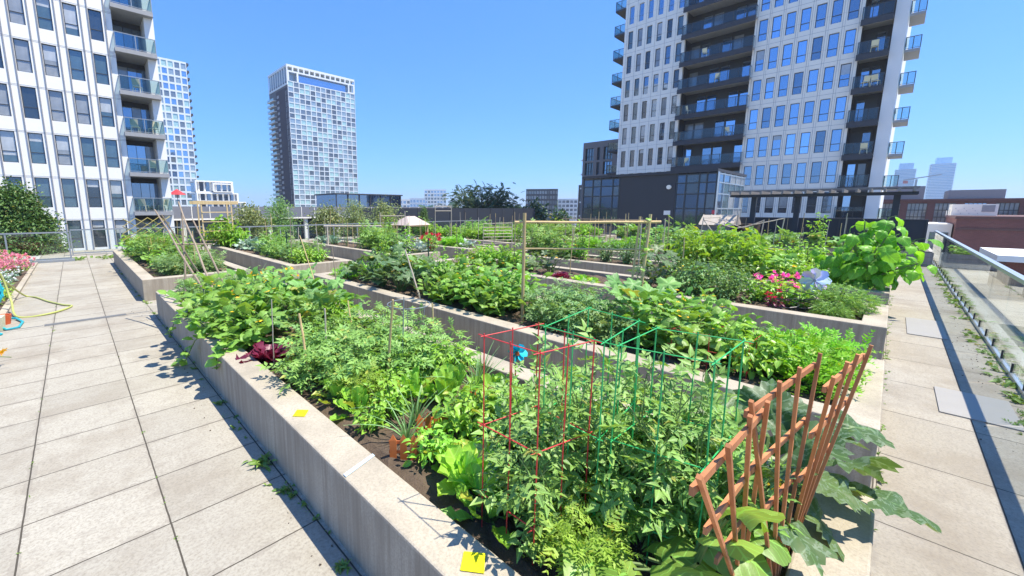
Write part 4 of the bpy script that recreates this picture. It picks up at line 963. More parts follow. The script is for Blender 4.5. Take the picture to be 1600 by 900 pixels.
# ------------------------------------------------------------------ garden furniture
def stake(a, b_, label, r=.011, m='stake', name='bamboo_stake', cat='stake'):
    b = MB(); a = Vector(a); d = Vector(b_)-a; n = 7; pts = []
    for k in range(n+1): pts.append(d*(k/n)+Vector((random.uniform(-1, 1), random.uniform(-1, 1), 0))*r*.25)
    b.tube(pts, [r*(1.0-.2*k/n) for k in range(n+1)], 7)
    o = b.build(name, M[m], None, a); return tag(o, label, cat, 'garden stakes')
def cage(cs, z0, z1, m, label, rings=(.18, .55, 1.0), hook=True):
    """square wire cage: corners cs, four corner uprights and four between"""
    o = thing('tomato_cage', label, 'plant cage', (cs[0][0], cs[0][1], z0), 0, 'wire tomato cages'); O = Vector((cs[0][0], cs[0][1], 0)); H = z1-z0
    pts = []
    for k in range(4):
        a = Vector(cs[k]); e = Vector(cs[(k+1) % 4]); pts += [a, (a+e)/2]
    for p in pts:
        b = MB(); q = Vector((p.x, p.y, 0))-O; b.tube([q+Vector((0, 0, -.06)), q+Vector((random.uniform(-.008, .008), random.uniform(-.008, .008), H*.5)), q+Vector((0, 0, H+.012))], .0032, 6); b.build('upright', M[m], o)
    for f in rings:
        for k in range(4):
            a = Vector((*cs[k], 0))-O; e = Vector((*cs[(k+1) % 4], 0))-O; d = (e-a).normalized()
            dz = Vector((0, 0, H*f)); b = MB(); b.tube([a+dz-d*(.035 if hook else 0), e+dz+d*.02], .0027, 6); b.build('crossbar', M[m], o)
    return o
cage([(1.30, 1.19), (1.30, .89), (1.60, .82), (1.63, 1.13)], SOIL, 1.335, 'red', 'red square wire cage around the nearest young tomato plant by the yellow sticker')
cage([(1.62, .72), (1.69, .39), (2.07, .38), (1.99, .71)], SOIL, 1.335, 'green', 'green square wire cage nearest the wooden fan trellises')
cage([(1.585, 1.06), (1.57, .76), (2.0, .80), (2.06, 1.1)], SOIL, 1.35, 'green', 'green square wire cage just behind the red cage')
cage([(4.25, 1.37), (4.3, .74), (4.75, .72), (4.68, 1.32)], SOIL, .72, 'red', 'low dull red wire cage standing in the second planter among the squash')

def fan_trellis(tops, base, rails, label, z0=.40):
    o = thing('fan_trellis', label, 'trellis', (*base, z0), 0, 'brown wooden fan trellises'); O = Vector((*base, z0)); n = len(tops); S = []; ax = (Vector(tops[-1])-Vector(tops[0])); ax.z = 0; ax.normalize(); nr = Vector((-ax.y, ax.x, 0))
    for k, q in enumerate(tops):
        a = O+ax*(k-(n-1)/2)*.019; e = Vector(q); S.append((a, e)); b = MB(); b.bar(a-O, e+(e-a).normalized()*.015-O, .0105, .011, nr); b.build('slat', M['trellis'], o)
    for f, ext, i0, i1 in rails:
        a = S[i0][0].lerp(S[i0][1], f); e = S[i1][0].lerp(S[i1][1], f); d = (e-a).normalized()*ext; off = nr*.0125; b = MB(); b.bar(a-d+off-O, e+d+off-O, .010, .021, (0, 0, 1)); b.build('rail', M['trellis'], o)
fan_trellis([(.89, .21, 1.35), (1.06, .2, 1.35), (1.27, .2, 1.345), (1.40, .185, 1.345)], (1.82, .255), [(.955, .03, 0, 3), (.72, .04, 0, 3), (.46, .05, 0, 3)], 'brown wooden fan trellis at the left, leaning over the nearest corner')
fan_trellis([(1.36, .215, 1.35), (1.58, .185, 1.35), (1.77, .16, 1.35), (2.0, .13, 1.35)], (1.93, .16), [(.96, .015, 0, 3), (.72, .03, 0, 3), (.47, .04, 0, 3)], 'brown wooden fan trellis in the middle of the three by the big squash leaves')
fan_trellis([(1.77, .075, 1.345), (1.96, .055, 1.35), (2.09, .035, 1.35), (2.25, .005, 1.355)], (2.17, .15), [(.96, .02, 0, 3), (.75, .04, 0, 3), (.52, .05, 0, 3)], 'brown wooden fan trellis at the right, rising over the planter end wall')

def picket(x, y, rz, n, label, s=1):
    o = thing('picket_edging', label, 'edging', (x, y, SOIL), rz, 'small orange picket fences', s)
    for k in range(n): b = MB(); b.box8([(k*.055, 0, -.03), (k*.055+.036, 0, -.03), (k*.055+.036, .008, -.03), (k*.055, .008, -.03), (k*.055, 0, .11), (k*.055+.036, 0, .11), (k*.055+.036, .008, .11), (k*.055, .008, .11)]); b.face((k*.055, 0, .11), (k*.055+.036, 0, .11), (k*.055+.018, .004, .145)); b.face((k*.055, .008, .11), (k*.055+.018, .004, .145), (k*.055+.036, .008, .11)); b.face((k*.055, 0, .11), (k*.055+.018, .004, .145), (k*.055, .008, .11)); b.face((k*.055+.036, 0, .11), (k*.055+.036, .008, .11), (k*.055+.018, .004, .145)); b.build('picket', M['fencewood'], o)
    for z in (.03, .085): b = MB(); b.box(-.005, n*.055-.014, .0085, .014, z, z+.018); b.build('rail', M['fencewood'], o)
picket(1.27, 1.93, -.75, 3, 'small orange picket edging at the planter rim by the lettuce', 1.15); picket(1.55, 2.02, -.4, 4, 'small orange picket edging behind the onions and lettuce', 1.1); picket(2.05, 2.03, -.15, 6, 'longer orange picket edging behind the red cage near the turquoise pinwheel', 1.15)

def pinwheel(x, y, z, m1, label, n, r, stick, rz, ms=None):
    o = thing('garden_pinwheel', label, 'pinwheel', (x, y, SOIL), rz); b = MB(); b.tube([(0, 0, -.05), (0, 0, z)], .006, 6); b.build('stick', M[stick], o)
    for k in range(n):
        a = 2*math.pi*k/n; c, s = math.cos(a), math.sin(a)
        def q(u, v, d): return (c*u-s*v, -d-.012, z+s*u+c*v)
        b = MB(); L = [(0, 0, .01), (r*.4, -r*.26, .05), (r*.85, -r*.2, .06), (r, r*.06, .03), (r*.82, r*.3, -.005), (r*.4, r*.26, .015)]
        for e in range(1, 5): b.face(q(0, 0, .01), q(*L[e]), q(*L[e+1]))
        b.build('petal', ms[k % len(ms)] if ms else m1, o, fix=False)
    b = MB(); b.tube([(0, -.05, z), (0, .01, z)], .016, 10); b.build('hub', M[stick], o)
pinwheel(2.55, 1.98, .36, M['turq'], 'turquoise flower pinwheel in the near planter behind the red cage', 7, .085, 'orange', -.6)
hol = [plain('pale_blue_foil', (.70,.82,.92), .3, .35), plain('lilac_foil', (.78,.70,.92), .3, .35), plain('silver_foil', (.8,.88,.93), .2, .4), plain('pink_foil', (.88,.62,.88), .3, .35)]
pinwheel(8.2, .72, .44, None, 'large shiny lilac and pale blue pinwheel beside the curly parsley', 8, .2, 'railgrey', -1.2, hol)

# stakes of the near planter
stake((1.36, 3.27, .36), (1.36, 3.42, 1.0), 'thick tan stake leaning left among the nearest tomatoes', .012)
stake((1.65, 3.55, .36), (1.65, 3.54, .97), 'pale upright stake in the tomato patch, second from the rim', .01, 'stakepale')
stake((2.1, 3.8, .36), (2.13, 3.99, .9), 'thin tan stake leaning left behind the upright pale stake', .008)
stake((1.86, 2.85, .36), (1.86, 2.72, 1.16), 'tall tan stake leaning right above the tomatoes near the chard', .012)
stake((1.30, 3.98, .34), (1.30, 3.92, 1.05), 'thin white stake by the dark red lettuce', .006, 'stakepale')
stake((2.6, 3.08, .36), (2.6, 3.10, .95), 'short tan stake at the back rim beside the green wire hoop', .01)
stake((2.1, 2.95, .36), (2.1, 2.9, 1.12), 'thin grey stake between the tall tan stake and the back rim', .006, 'railgrey')
stake((2.55, 5.45, .36), (2.5, 6.1, 1.5), 'long thin stake leaning in the cucumber patch before the second planter', .008)
stake((2.6, 5.1, .36), (2.62, 5.3, 1.38), 'slim brown stake beside the long thin leaning stake', .007, 'stakedark')
b = MB(); b.tube([(2.45+.22*math.cos(a), 3.3+.22*math.sin(a), .93) for a in [k*math.pi/10 for k in range(21)]], .004, 5, False)
for a in (0, 2, 4): b.tube([(2.45+.22*math.cos(a), 3.3+.22*math.sin(a), .93), (2.45+.15*math.cos(a), 3.3+.15*math.sin(a), .36)], .004, 5)
tag(b.build('wire_hoop', M['railgrey']), 'round grey wire hoop support around the tomatoes near the back rim', 'plant support')
tp = thing('bamboo_teepee', 'bamboo teepee of crossed poles over the climbing cucumbers by the left path', 'teepee', (1.5, 7.6, SOIL))
for a, e in (((1.37, 5.95, .36), (1.3, 8.06, 2.01)), ((1.38, 6.25, .36), (1.0, 8.25, 1.88)), ((1.75, 8.6, .36), (1.1, 8.3, 1.8)), ((1.6, 6.1, .36), (1.42, 7.7, 1.72)), ((1.2, 7.6, .36), (1.32, 7.9, 1.85))):
    b = MB(); a = Vector(a)-Vector((1.5, 7.6, SOIL)); e = Vector(e)-Vector((1.5, 7.6, SOIL)); b.tube([a.lerp(e, k/5)+Vector((random.uniform(-.012, .012), random.uniform(-.012, .012), 0)) for k in range(6)], [.017-.001*k for k in range(6)], 7); b.build('pole', M['stakedark'], tp)
b = MB(); b.tube([Vector((1.1, 7.6, 1.35))-Vector((1.5, 7.6, SOIL)), Vector((1.7, 7.9, 1.3))-Vector((1.5, 7.6, SOIL))], .012, 6); b.build('crosspole', M['stakedark'], tp)

# bamboo frame on the second planter
fr = thing('bamboo_trellis', 'tall bamboo frame with two long horizontal bars on the second planter', 'trellis', (4.37, 3.3, SOIL)); O = Vector((4.37, 3.3, SOIL))
for nm, a, e, r in (('post', (4.37, 3.3, .3), (4.36, 3.3, 1.84), .022), ('post', (5.36, 2.17, .3), (5.43, 2.12, 1.83), .02), ('post', (5.3, 2.28, .3), (5.36, 2.22, 1.8), .015), ('bar', (4.28, 3.4, 1.72), (5.52, 2.02, 1.735), .017), ('bar', (4.29, 3.39, 1.375), (5.5, 2.08, 1.37), .012)):
    b = MB(); a = Vector(a)-O; e = Vector(e)-O; b.tube([a.lerp(e, k/6)+Vector((0, 0, random.uniform(-.004, .004))) for k in range(7)], r, 8); b.build(nm, M['stake'], fr)
stake((3.98, 5.0, .36), (3.92, 5.35, 1.24), 'pale square stake at the front rim of the second planter by the squash', .014, 'stakepale')
for x, y, z in ((6.05, 9.4, 1.0), (7.0, 8.5, 1.12), (4.6, 12.2, 1.22), (4.9, 11.9, 1.28)): stake((x, y, 0 if x in (6.05,) else .1), (x, y, z), {6.05: 'dark green metal post standing in the aisle left of the squash', 7.0: 'dark green metal post rising behind the big squash leaves', 4.6: 'dark green post in the far block near the white crop frame', 4.9: 'second dark green post in the far block beside the first, nearer the middle'}[x], .022, 'dgreen', 'metal_post', 'post')

def frame(name, label, cat, segs, m, r=.016, group=None):
    o = thing(name, label, cat, segs[0][1], 0, group); O = Vector(segs[0][1])
    for nm, a, e in segs: b = MB(); b.tube([Vector(a)-O, Vector(e)-O], r, 6); b.build(nm, M[m], o)
    return o
frame('crop_trellis', 'pale timber crop frame over the green plants in the far block', 'trellis', [('post', (7.5, 15.5, .3), (7.5, 15.5, 1.2)), ('post', (9.0, 14.1, .3), (9.0, 14.1, 1.2)), ('bar', (7.4, 15.6, 1.2), (9.1, 14.0, 1.2))], 'stakepale', .035)
pf = thing('pine_trellis', 'tall pine board arbour over the climbing beans at the far left', 'trellis', (3.62, 18.0, SOIL), 0, None, .85); 
for x in (-.05, 1.15):
    for y in (-.35, .35): b = MB(); b.box(x-.025, x+.025, y-.025, y+.025, -.1, 1.98); b.build('post', M['pine'], pf)
for y in (-.37, .37): b = MB(); b.box(-.35, 1.45, y-.015, y+.015, 1.981, 2.13); b.build('beam', M['pine'], pf)
for k in range(4): b = MB(); b.box(-.06, 1.16, -.4, -.376, .35+.42*k, .39+.42*k); b.build('rail', M['pine'], pf)
frame('white_post_trellis', 'slender white upright frame between the far planters left of the greenhouse', 'trellis', [('post', (9.3, 14.4, .3), (9.3, 14.4, 1.75)), ('post', (10.2, 13.9, .3), (10.2, 13.9, 1.8)), ('bar', (9.3, 14.4, 1.6), (10.2, 13.9, 1.6))], 'stakepale', .018)
frame('pale_post_trellis', 'tall narrow pale frame with two short bars beside the greenhouse roof', 'trellis', [('post', (11.6, 13.6, .3), (11.6, 13.6, 2.05)), ('post', (12.2, 13.2, .3), (12.2, 13.2, 2.05)), ('bar', (11.6, 13.6, 2.0), (12.2, 13.2, 2.0)), ('bar', (11.6, 13.6, 1.8), (12.2, 13.2, 1.8))], 'stakepale', .018)
frame('net_trellis', 'low netted crop frame with pale bars left of the tall bamboo post', 'trellis', [('post', (12.1, 11.2, .3), (12.1, 11.2, 1.3)), ('post', (13.2, 10.6, .3), (13.2, 10.6, 1.32)), ('bar', (12.1, 11.2, 1.3), (13.2, 10.6, 1.32))]+[('wire', (12.1, 11.2, .5+.13*k), (13.2, 10.6, .5+.13*k)) for k in range(6)], 'stakepale', .014)
frame('white_line_trellis', 'white pole frame with sagging strings before the grey shed', 'trellis', [('post', (17.2, 4.9, .3), (17.2, 4.8, 1.58)), ('post', (17.5, 4.3, .3), (17.5, 4.35, 1.6)), ('post', (17.6, 2.6, .3), (17.6, 2.5, 1.6)), ('post', (17.4, 3.1, .3), (17.3, 3.0, 1.52)), ('string', (17.2, 4.8, 1.56), (17.5, 4.35, 1.58)), ('string', (17.2, 4.8, 1.5), (17.4, 3.8, 1.2)), ('string', (17.4, 3.8, 1.2), (17.6, 2.5, 1.58)), ('string', (17.5, 4.3, 1.5), (17.45, 3.6, 1.22)), ('string', (17.45, 3.6, 1.22), (17.3, 3.0, 1.5)), ('string', (17.2, 4.8, 1.5), (17.35, 4.4, .9))], 'stakepale', .016)
frame('weathered_trellis', 'long low weathered stick frame in the far planters before the pavilion', 'trellis', [('post', (17.2, 10.6-.75*k, .3), (17.2, 10.6-.75*k, 1.55)) for k in range(6)]+[('bar', (17.2, 10.8, 1.42), (17.2, 6.7, 1.44))], 'stakedark', .018)
lt = thing('lattice_trellis', 'yellow expanding lattice trellis tilted over the tomatoes at the far left', 'trellis', (.95, 14.6, 1.0)); LA = Vector((1.15, .5, .05)); LB = Vector((.05, -.25, .62))
for k in range(-3, 5):
    for sg in (1, -1):
        u0, u1 = k/4, k/4+.75; v0, v1 = 0, 1
        if u0 < 0: v0 = -u0/.75; u0 = 0
        if u1 > 1: v1 = 1-(u1-1)/.75; u1 = 1
        if v1-v0 < .2: continue
        if sg < 0: v0, v1 = 1-v0, 1-v1
        b = MB(); q = Vector((0, -.008*sg, 0)); b.bar(LA*u0+LB*v0+q, LA*u1+LB*v1+q, .028, .012, (0, 0, 1)); b.build('lath', M['yellowwood'], lt)
ft = thing('small_trellis', 'small yellow slatted trellis standing below the lattice at the far left', 'trellis', (1.5, 13.9, SOIL), .35)
for k in range(6): b = MB(); b.bar((.05*k, 0, -.05), (.09*k-.08, 0, .72), .016, .012); b.build('slat', M['yellowwood'], ft)
for k in range(4): b = MB(); b.bar((-.03-.02*k, .012, .12+.16*k), (.3+.03*k, .012, .12+.16*k), .012, .016); b.build('rail', M['yellowwood'], ft)
gh = thing('mini_greenhouse', 'small greenhouse with a pale tan hipped roof standing in the far planters', 'greenhouse', (12.0, 15.9, 0), .15, None, .88)
b = MB()
for x in (-.72, .72):
    for y in (-.6, .6): b.box(x-.03, x+.03, y-.03, y+.03, 0, 1.28)
for y in (-.6, .6): b.box(-.69, .69, y-.02, y+.02, 1.2, 1.27); b.box(-.69, .69, y-.02, y+.02, .55, .6)
b.build('frame', M['pine'], gh); b = MB(); b.box(-.69, .69, -.57, .57, .1, 1.22); b.build('film', glassmat('poly_film', (.55,.62,.55)), gh)
b = MB(); b.box8([(-.85, -.72, 1.281), (.85, -.72, 1.281), (.85, .72, 1.281), (-.85, .72, 1.281), (-.3, -.03, 1.75), (.3, -.03, 1.75), (.3, .03, 1.75), (-.3, .03, 1.75)]); b.build('roof', plain('pale_pinkish_roof', (.50,.40,.34), .7), gh)
# spiral supports by the celosia
for k, (x, y, r_) in enumerate(((7.62, .95, .16), (7.75, .75, .13))):
    b = MB(); b.tube([(x+r_*math.cos(a*.6), y+r_*math.sin(a*.6), SOIL+.03+.012*a) for a in range(24)], .007, 5); tag(b.build('wire_spiral', M['black']), ['dark wire spiral lying by the scarlet celosia', 'smaller dark wire spiral nearer the curly parsley'][k], 'plant support')
# far stakes, one by one
FS = [(12.46, 5.0), (12.9, 4.6), (13.9, 5.2), (14.2, 4.9), (14.4, 12.2), (14.2, 11.9), (14.6, 12.5), (14.9, 12.0), (14.5, 11.5), (15.0, 11.7), (14.1, 12.7), (14.0, 9.3), (11.0, 13.5), (10.8, 12.8), (11.3, 12.4), (8.7, 13.2), (8.4, 12.6), (9.0, 12.9), (17.6, 9.4), (17.9, 8.9), (20.6, 10.9), (20.9, 10.5), (21.3, 10.8), (20.7, 3.4), (21.0, 1.9), (17.9, 1.0), (14.6, 1.6), (14.8, 2.3), (11.2, 4.6), (7.7, 4.6), (8.3, 3.4), (5.1, 12.6), (5.3, 13.4), (4.9, 14.2), (2.0, 12.4), (2.3, 13.5), (8.3, 2.6), (11.5, 6.8), (11.7, 7.2), (14.8, 6.6), (8.1, 6.4), (8.5, 7.5), (7.8, 8.2), (11.0, 8.0), (11.5, 5.6), (5.0, 10.9), (4.4, 11.4), (5.2, 15.6), (8.0, 14.8), (8.3, 16.9), (10.7, 16.4), (13.8, 3.4)]; _r = random.Random(77)
for (x0, x1, y0, y1, n_) in ((10.6, 11.9, 10.8, 16.5, 8), (13.9, 15.2, 10.8, 15.5, 7), (7.6, 8.9, 11.2, 17, 6), (13.8, 15, .8, 8, 5), (17.3, 18.6, .8, 8.4, 7), (10.6, 11.8, 3.5, 8.4, 4), (1.3, 2.6, 11, 16, 4)): FS += [(_r.uniform(x0, x1), _r.uniform(y0, y1)) for _ in range(n_)]
for k, (x, y) in enumerate(FS):
    h_ = random.uniform(1.25, 1.8); o = stake((x, y, .3), (x+random.uniform(-.05, .05), y+random.uniform(-.05, .05), h_), 'x', random.uniform(.008, .013), random.choice(['stake', 'stakepale', 'stake', 'stakedark'])); o['label'] = ''; o['fs'] = k
FSO = sorted([o for o in COL.objects if 'fs' in o.keys()], key=lambda o: math.atan2(o.location.x, o.location.y))
ORDW = list(ORD)
for tens, tth in (('twenty', None), ('thirty', 'thirtieth'), ('forty', 'fortieth'), ('fifty', 'fiftieth')):
    if tth: ORDW.append(tth)
    ORDW += [f'{tens}-{u}' for u in ORD[1:10]]
for k, o in enumerate(FSO):
    del o['fs']
    if k < (len(FSO)+1)//2: o['label'] = f'slim bare garden stake in the farther planters, {ORDW[k+1]} counted from the left path side'
    else: o['label'] = f'slim bare garden stake in the farther planters, {ORDW[len(FSO)-k]} counted from the railing side'

# ------------------------------------------------------------------ plants by hand: first planter
B0 = (0, 0)
plant('youngtom', 1.46, 1.02, s=.95, bed=B0, label='slender tomato plant growing inside the red cage')
plant('youngtom', 1.83, .55, s=1.05, bed=B0, label='tomato plant inside the green cage nearest the fan trellises'); plant('youngtom', 1.8, .92, s=1.1, bed=B0, label='tomato plant inside the green cage behind the red one')
for x, y, k, s, lb in ((2.12, .62, 'youngtom', 1.0, 'slim tomato plant between the green cage and the middle fan trellis'), (2.3, .95, 'youngtom', .9, 'slim tomato plant at the back rim behind the green cages'), (2.0, .35, 'youngtom', .75, 'low slim tomato plant at the foot of the middle fan trellis'), (2.35, 1.35, 'tomato', .6, 'short tomato plant at the back rim behind the red cage'), (1.95, 1.3, 'tomato', .62, 'short bushy tomato plant behind the red cage'), (2.3, .6, 'tomato', .72, 'bushy tomato plant behind the middle fan trellis')):
    plant(k, x, y, s=s, bed=B0, label=lb)
plant('basil', 1.72, .76, s=.75, bed=B0, label='bright basil plant beside the red cage'); plant('cilantro', 1.43, .76, s=.95, bed=B0, label='yellow green cilantro clump right of the red cage')
plant('lettuce', 1.47, 1.44, s=1.35, bed=B0, label='large pale lettuce left of the red cage at the rim'); plant('chard', 1.37, 1.2, s=.8, bed=B0, label='low broad leaved greens at the rim under the red cage')
plant('lettuce', 1.52, 1.72, s=.85, bed=B0, label='loose pale lettuce between the picket edging and the large lettuce'); plant('lettuce', 1.7, 1.95, s=.7, bed=B0, label='small pale lettuce behind the rim picket edging')
plant('onion', 1.46, 2.02, s=.62, bed=B0, label='grey green onion clump beside the rim picket edging'); plant('onion', 1.64, 2.16, s=.7, bed=B0, label='grey green onion clump behind the first one')
plant('onion', 2.3, 2.2, s=.8, bed=B0, label='tall onion clump near the turquoise pinwheel'); plant('onion', 2.5, 2.32, s=.75, bed=B0, label='onion clump at the back rim left of the pinwheel')
plant('chard', 2.02, 2.22, s=.95, bed=B0, label='large upright chard behind the onions'); plant('chard', 1.85, 2.45, s=.85, bed=B0, label='chard with glossy leaves next to the tall tan stake')
plant('pepper', 1.92, 1.78, s=.62, bed=B0, label='light pepper plant before the longer picket edging'); plant('pepper', 2.15, 1.75, s=.62, bed=B0, label='pepper plant behind the red cage by the picket edging')
plant('lettuce', 1.75, 1.55, s=.75, bed=B0, label='small pale lettuce in the open soil left of the red cage'); plant('pepper', 1.98, 1.5, s=.75, bed=B0, label='leafy pepper plant behind the red cage in the middle of the bed'); plant('basil', 1.78, 1.75, s=.85, bed=B0, label='bushy basil plant between the pale lettuces and the red cage'); plant('chard', 2.3, 1.95, s=.8, bed=B0, label='chard behind the longer picket edging near the back rim'); plant('pepper', 2.35, 2.55, s=.7, bed=B0, label='leafy pepper plant at the back rim beside the onions'); plant('basil', 1.45, 1.75, s=.6, bed=B0, label='small basil plant at the rim in front of the picket edging')
plant('basil', 1.62, 1.5, s=.5, bed=B0, label='tiny basil plant in the open soil by the large lettuce'); plant('basil', 1.9, 1.95, s=.65, bed=B0, label='basil plant in front of the longer picket edging'); plant('chard', 1.4, 2.85, s=.6, bed=B0, label='small chard at the rim before the nearest tomatoes'); plant('basil', 1.7, 2.65, s=.7, bed=B0, label='basil plant between the chard and the tomatoes'); plant('cilantro', 1.52, 2.75, s=.9, bed=B0, label='pale cilantro tuft at the foot of the nearest tomatoes')
plant('chard', 1.42, 2.55, s=.72, bed=B0, label='beet with yellow green leaves near the rim'); plant('basil', 1.6, 2.38, s=.75, bed=B0, label='small basil plant between the beet and the onions'); plant('basil', 1.36, 2.3, s=.5, bed=B0, label='tiny basil plant at the rim by the onions')
for x, y, s in ((1.36, 3.32, .62), (1.6, 3.0, .66), (2.0, 2.85, .7), (2.45, 2.8, .66), (1.62, 3.62, .68), (2.0, 3.35, .74), (2.42, 3.3, .75), (1.85, 4.0, .75), (2.4, 3.9, .72)): plant('tomato', x, y, s=s*.95, sz=.8, bed=B0)
plant('redlet', 1.3, 4.12, s=1.25, bed=B0, label='dark red lettuce clump by the rim between cucumbers and tomatoes'); plant('redlet', 1.45, 3.95, s=.6, bed=B0, label='small dark red lettuce beside the larger clump')
for x, y, s, sz in ((1.28, 4.75, .75, 1), (1.45, 5.1, 1, 1.1), (1.2, 5.35, .8, 1), (1.75, 5.5, 1, 1.2), (1.4, 5.9, 1, 1.2), (1.3, 6.5, .9, 1), (2.0, 6.1, 1, 1.1)): plant('cuc', x, y, s=s, sz=sz, bed=B0)
for x, y, s in ((1.95, 4.7, .75), (2.35, 5.1, .8), (2.3, 6.0, .85)): plant('squash', x, y, s=s, bed=B0)
plant('bean', 2.2, 4.55, s=.75, bed=B0); plant('bean', 2.5, 5.7, s=.7, bed=B0); plant('marigold', 2.45, 6.6, s=1.15, bed=B0); plant('marigold', 2.3, 7.3, s=1.1, bed=B0)
for x, y, s in ((1.45, 7.1, .6), (1.4, 7.8, .62), (1.8, 7.4, .62), (1.9, 8.1, .6), (1.45, 8.35, .55), (2.4, 8.0, .6)): plant('tomatodark', x, y, s=s, bed=B0)
for x, y in ((2.45, 7.0), (2.1, 7.8), (2.5, 8.3)): plant('onion', x, y, s=1, bed=B0)
# trailing vine tips over the path wall
def vine(pts, leaf, ls, label, m, seed, name='cucumber_vine'):
    rng = np.random.default_rng(seed); o = thing(name, label, 'vine', pts[0]); O = np.array(pts[0], float); st = MB(); st.tube([Vector(np.array(p)-O) for p in pts], .006, 4); st.build('stem', M['stem'], o, fix=False)
    f = Fol(); P = []; D = []
    for i in range(len(pts)-1):
        for k in range(5):
            t = k/5; p = np.array(pts[i])*(1-t)+np.array(pts[i+1])*t-O; a = rng.uniform(0, 6.28); P.append(p+rng.normal(0, .02, 3)+np.array([0, 0, .03])); D.append([math.cos(a), math.sin(a), rng.uniform(-.5, .3)])
    scatter(f, LEAF[leaf], np.array(P), np.array(D), rng.uniform(*ls, len(P)), rng); link('foliage', f.mesh('foliage', m), o)
vine([(1.25, 5.1, .5), (1.0, 5.2, .52), (.88, 5.3, .4), (.8, 5.5, .12), (.76, 5.9, .05)], 'cucumber', (.08, .13), 'cucumber shoot hanging over the first planter wall onto the path', G['cuc'], 3)
vine([(1.3, 4.6, .5), (1.05, 4.55, .52), (.92, 4.5, .42), (.9, 4.45, .3)], 'cucumber', (.12, .17), 'broad cucumber leaves draped over the planter rim by the red lettuce', G['cuc'], 4)
vine([(1.25, 6.3, .5), (1.0, 6.4, .5), (.88, 6.6, .35), (.82, 6.8, .1)], 'cucumber', (.07, .11), 'small cucumber shoot spilling over the wall below the teepee', G['cuc'], 5)
# the big mottled squash spilling out over the end wall
def big_squash():
    o = thing('squash_plant', 'big mottled squash spilling over the end wall behind the fan trellises', 'squash plant', (2.32, .3, SOIL)); O = np.array([2.32, .3, SOIL]); st = MB(); f = Fol(); rng = np.random.default_rng(77)
    L = [((2.52, -.02, .62), (.45, -.95, -.25), .33), ((2.95, .12, .72), (.8, -.85, -.1), .33), ((2.5, .12, .70), (.85, -.55, -.15), .38), ((2.25, .14, .62), (.45, -.55, -.75), .30), ((2.75, .2, .66), (.9, -.5, .1), .34),
         ((2.3, .25, .72), (.3, -.4, .5), .36), ((2.15, .32, .7), (-.5, -.3, .5), .34), ((2.45, .4, .72), (.3, .6, .4), .36), ((2.2, .45, .68), (-.5, .5, .3), .34), ((2.6, .35, .7), (.9, .2, .3), .32), ((2.35, .18, .7), (.2, -.8, -.2), .3), ((2.05, .22, .66), (-.6, -.6, -.1), .3), ((2.42, .3, .78), (.5, .1, .8), .32), ((2.68, .12, .58), (.7, -.6, -.5), .3), ((2.8, .4, .62), (.8, .5, .1), .36)]
    P = []; D = []; S = []
    for (p, d, s) in L:
        p = np.array(p)-O; P.append(p); D.append(d); S.append(s); st.tube([(0, 0, 0), p*.5+np.array([0, 0, .1]), p], [.013, .011, .008], 6, False)
    scatter(f, LEAF['squash'], np.array(P), np.array(D), np.array(S), rng, .22)
    st.build('stalks', M['stem'], o, fix=False); link('foliage', f.mesh('foliage', G['zucc']), o)
    g = Fol(); scatter(g, LEAF['flower'], np.array([[-.1, -.08, .3], [.1, .05, .28]]), np.array([[-.3, -.6, .6], [.2, -.5, .7]]), np.array([.13, .1]), rng); link('flowers', g.mesh('flowers', G['yellowfl']), o)
    z = MB(); z.tube([(-.32, -.1, .1), (-.31, -.12, .2), (-.3, -.13, .32)], [.03, .038, .02], 10); z.build('fruit', plain('courgette_skin', (.02,.075,.02), .35, 0, .3, 20), o)
big_squash()
def hand_leaves(name, label, cat, base, L, leaf, m, stem='stem', seed=1, roll=.2):
    o = thing(name, label, cat, base); O = np.array(base); rng = np.random.default_rng(seed); st = MB(); f = Fol(); P = []; D = []; S = []
    for (p, d, s) in L:
        p = np.array(p)-O; P.append(p); D.append(d); S.append(s); st.tube([(0, 0, 0), p*.55+np.array([0, 0, .05]), p], [.008, .007, .005], 5, False)
    scatter(f, LEAF[leaf], np.array(P), np.array(D), np.array(S), rng, roll); st.build('stalks', M[stem], o, fix=False); link('foliage', f.mesh('foliage', m), o)
hand_leaves('cucumber_vine', 'cucumber vine with broad veined leaves at the very front below the fan trellis', 'cucumber vine', (1.62, .4, SOIL), [((1.5, .42, .62), (-.6, -.5, .1), .23), ((1.66, .36, .66), (.1, -.8, -.1), .24), ((1.42, .52, .55), (-.8, .2, .1), .18), ((1.6, .25, .95), (.25, -.5, -.75), .17), ((1.42, .25, .93), (-.2, -.3, .5), .2), ((1.5, .3, .8), (-.4, -.4, .3), .19), ((1.75, .25, .7), (.3, -.6, -.2), .18), ((1.35, .3, .78), (-.5, -.2, .2), .17), ((1.55, .55, .5), (-.4, .3, .2), .2), ((1.42, .62, .52), (-.5, .1, .15), .24), ((1.5, .5, .56), (.2, -.3, .1), .25), ((1.62, .5, .55), (.5, .2, .1), .24)], 'cucumber', G['cuc'], seed=5)
b = MB(); b.box8([(-.03, 0, .16), (.03, .012, .16), (.03, .016, .16), (-.03, .004, .16), (-.035, -.03, .26), (.025, -.018, .26), (.025, -.014, .26), (-.035, -.026, .26)])
sp = thing('seed_packet_marker', 'orange seed packet on a stick in front of the near cucumber leaves', 'plant marker', (1.56, .66, SOIL)); b.build('packet', plain('packet_orange', (.75,.33,.03), .5, 0, .4, 60), sp); b = MB(); b.tube([(0, .012, -.02), (0, .01, .17)], .003, 5); b.build('stick', M['stakepale'], sp)

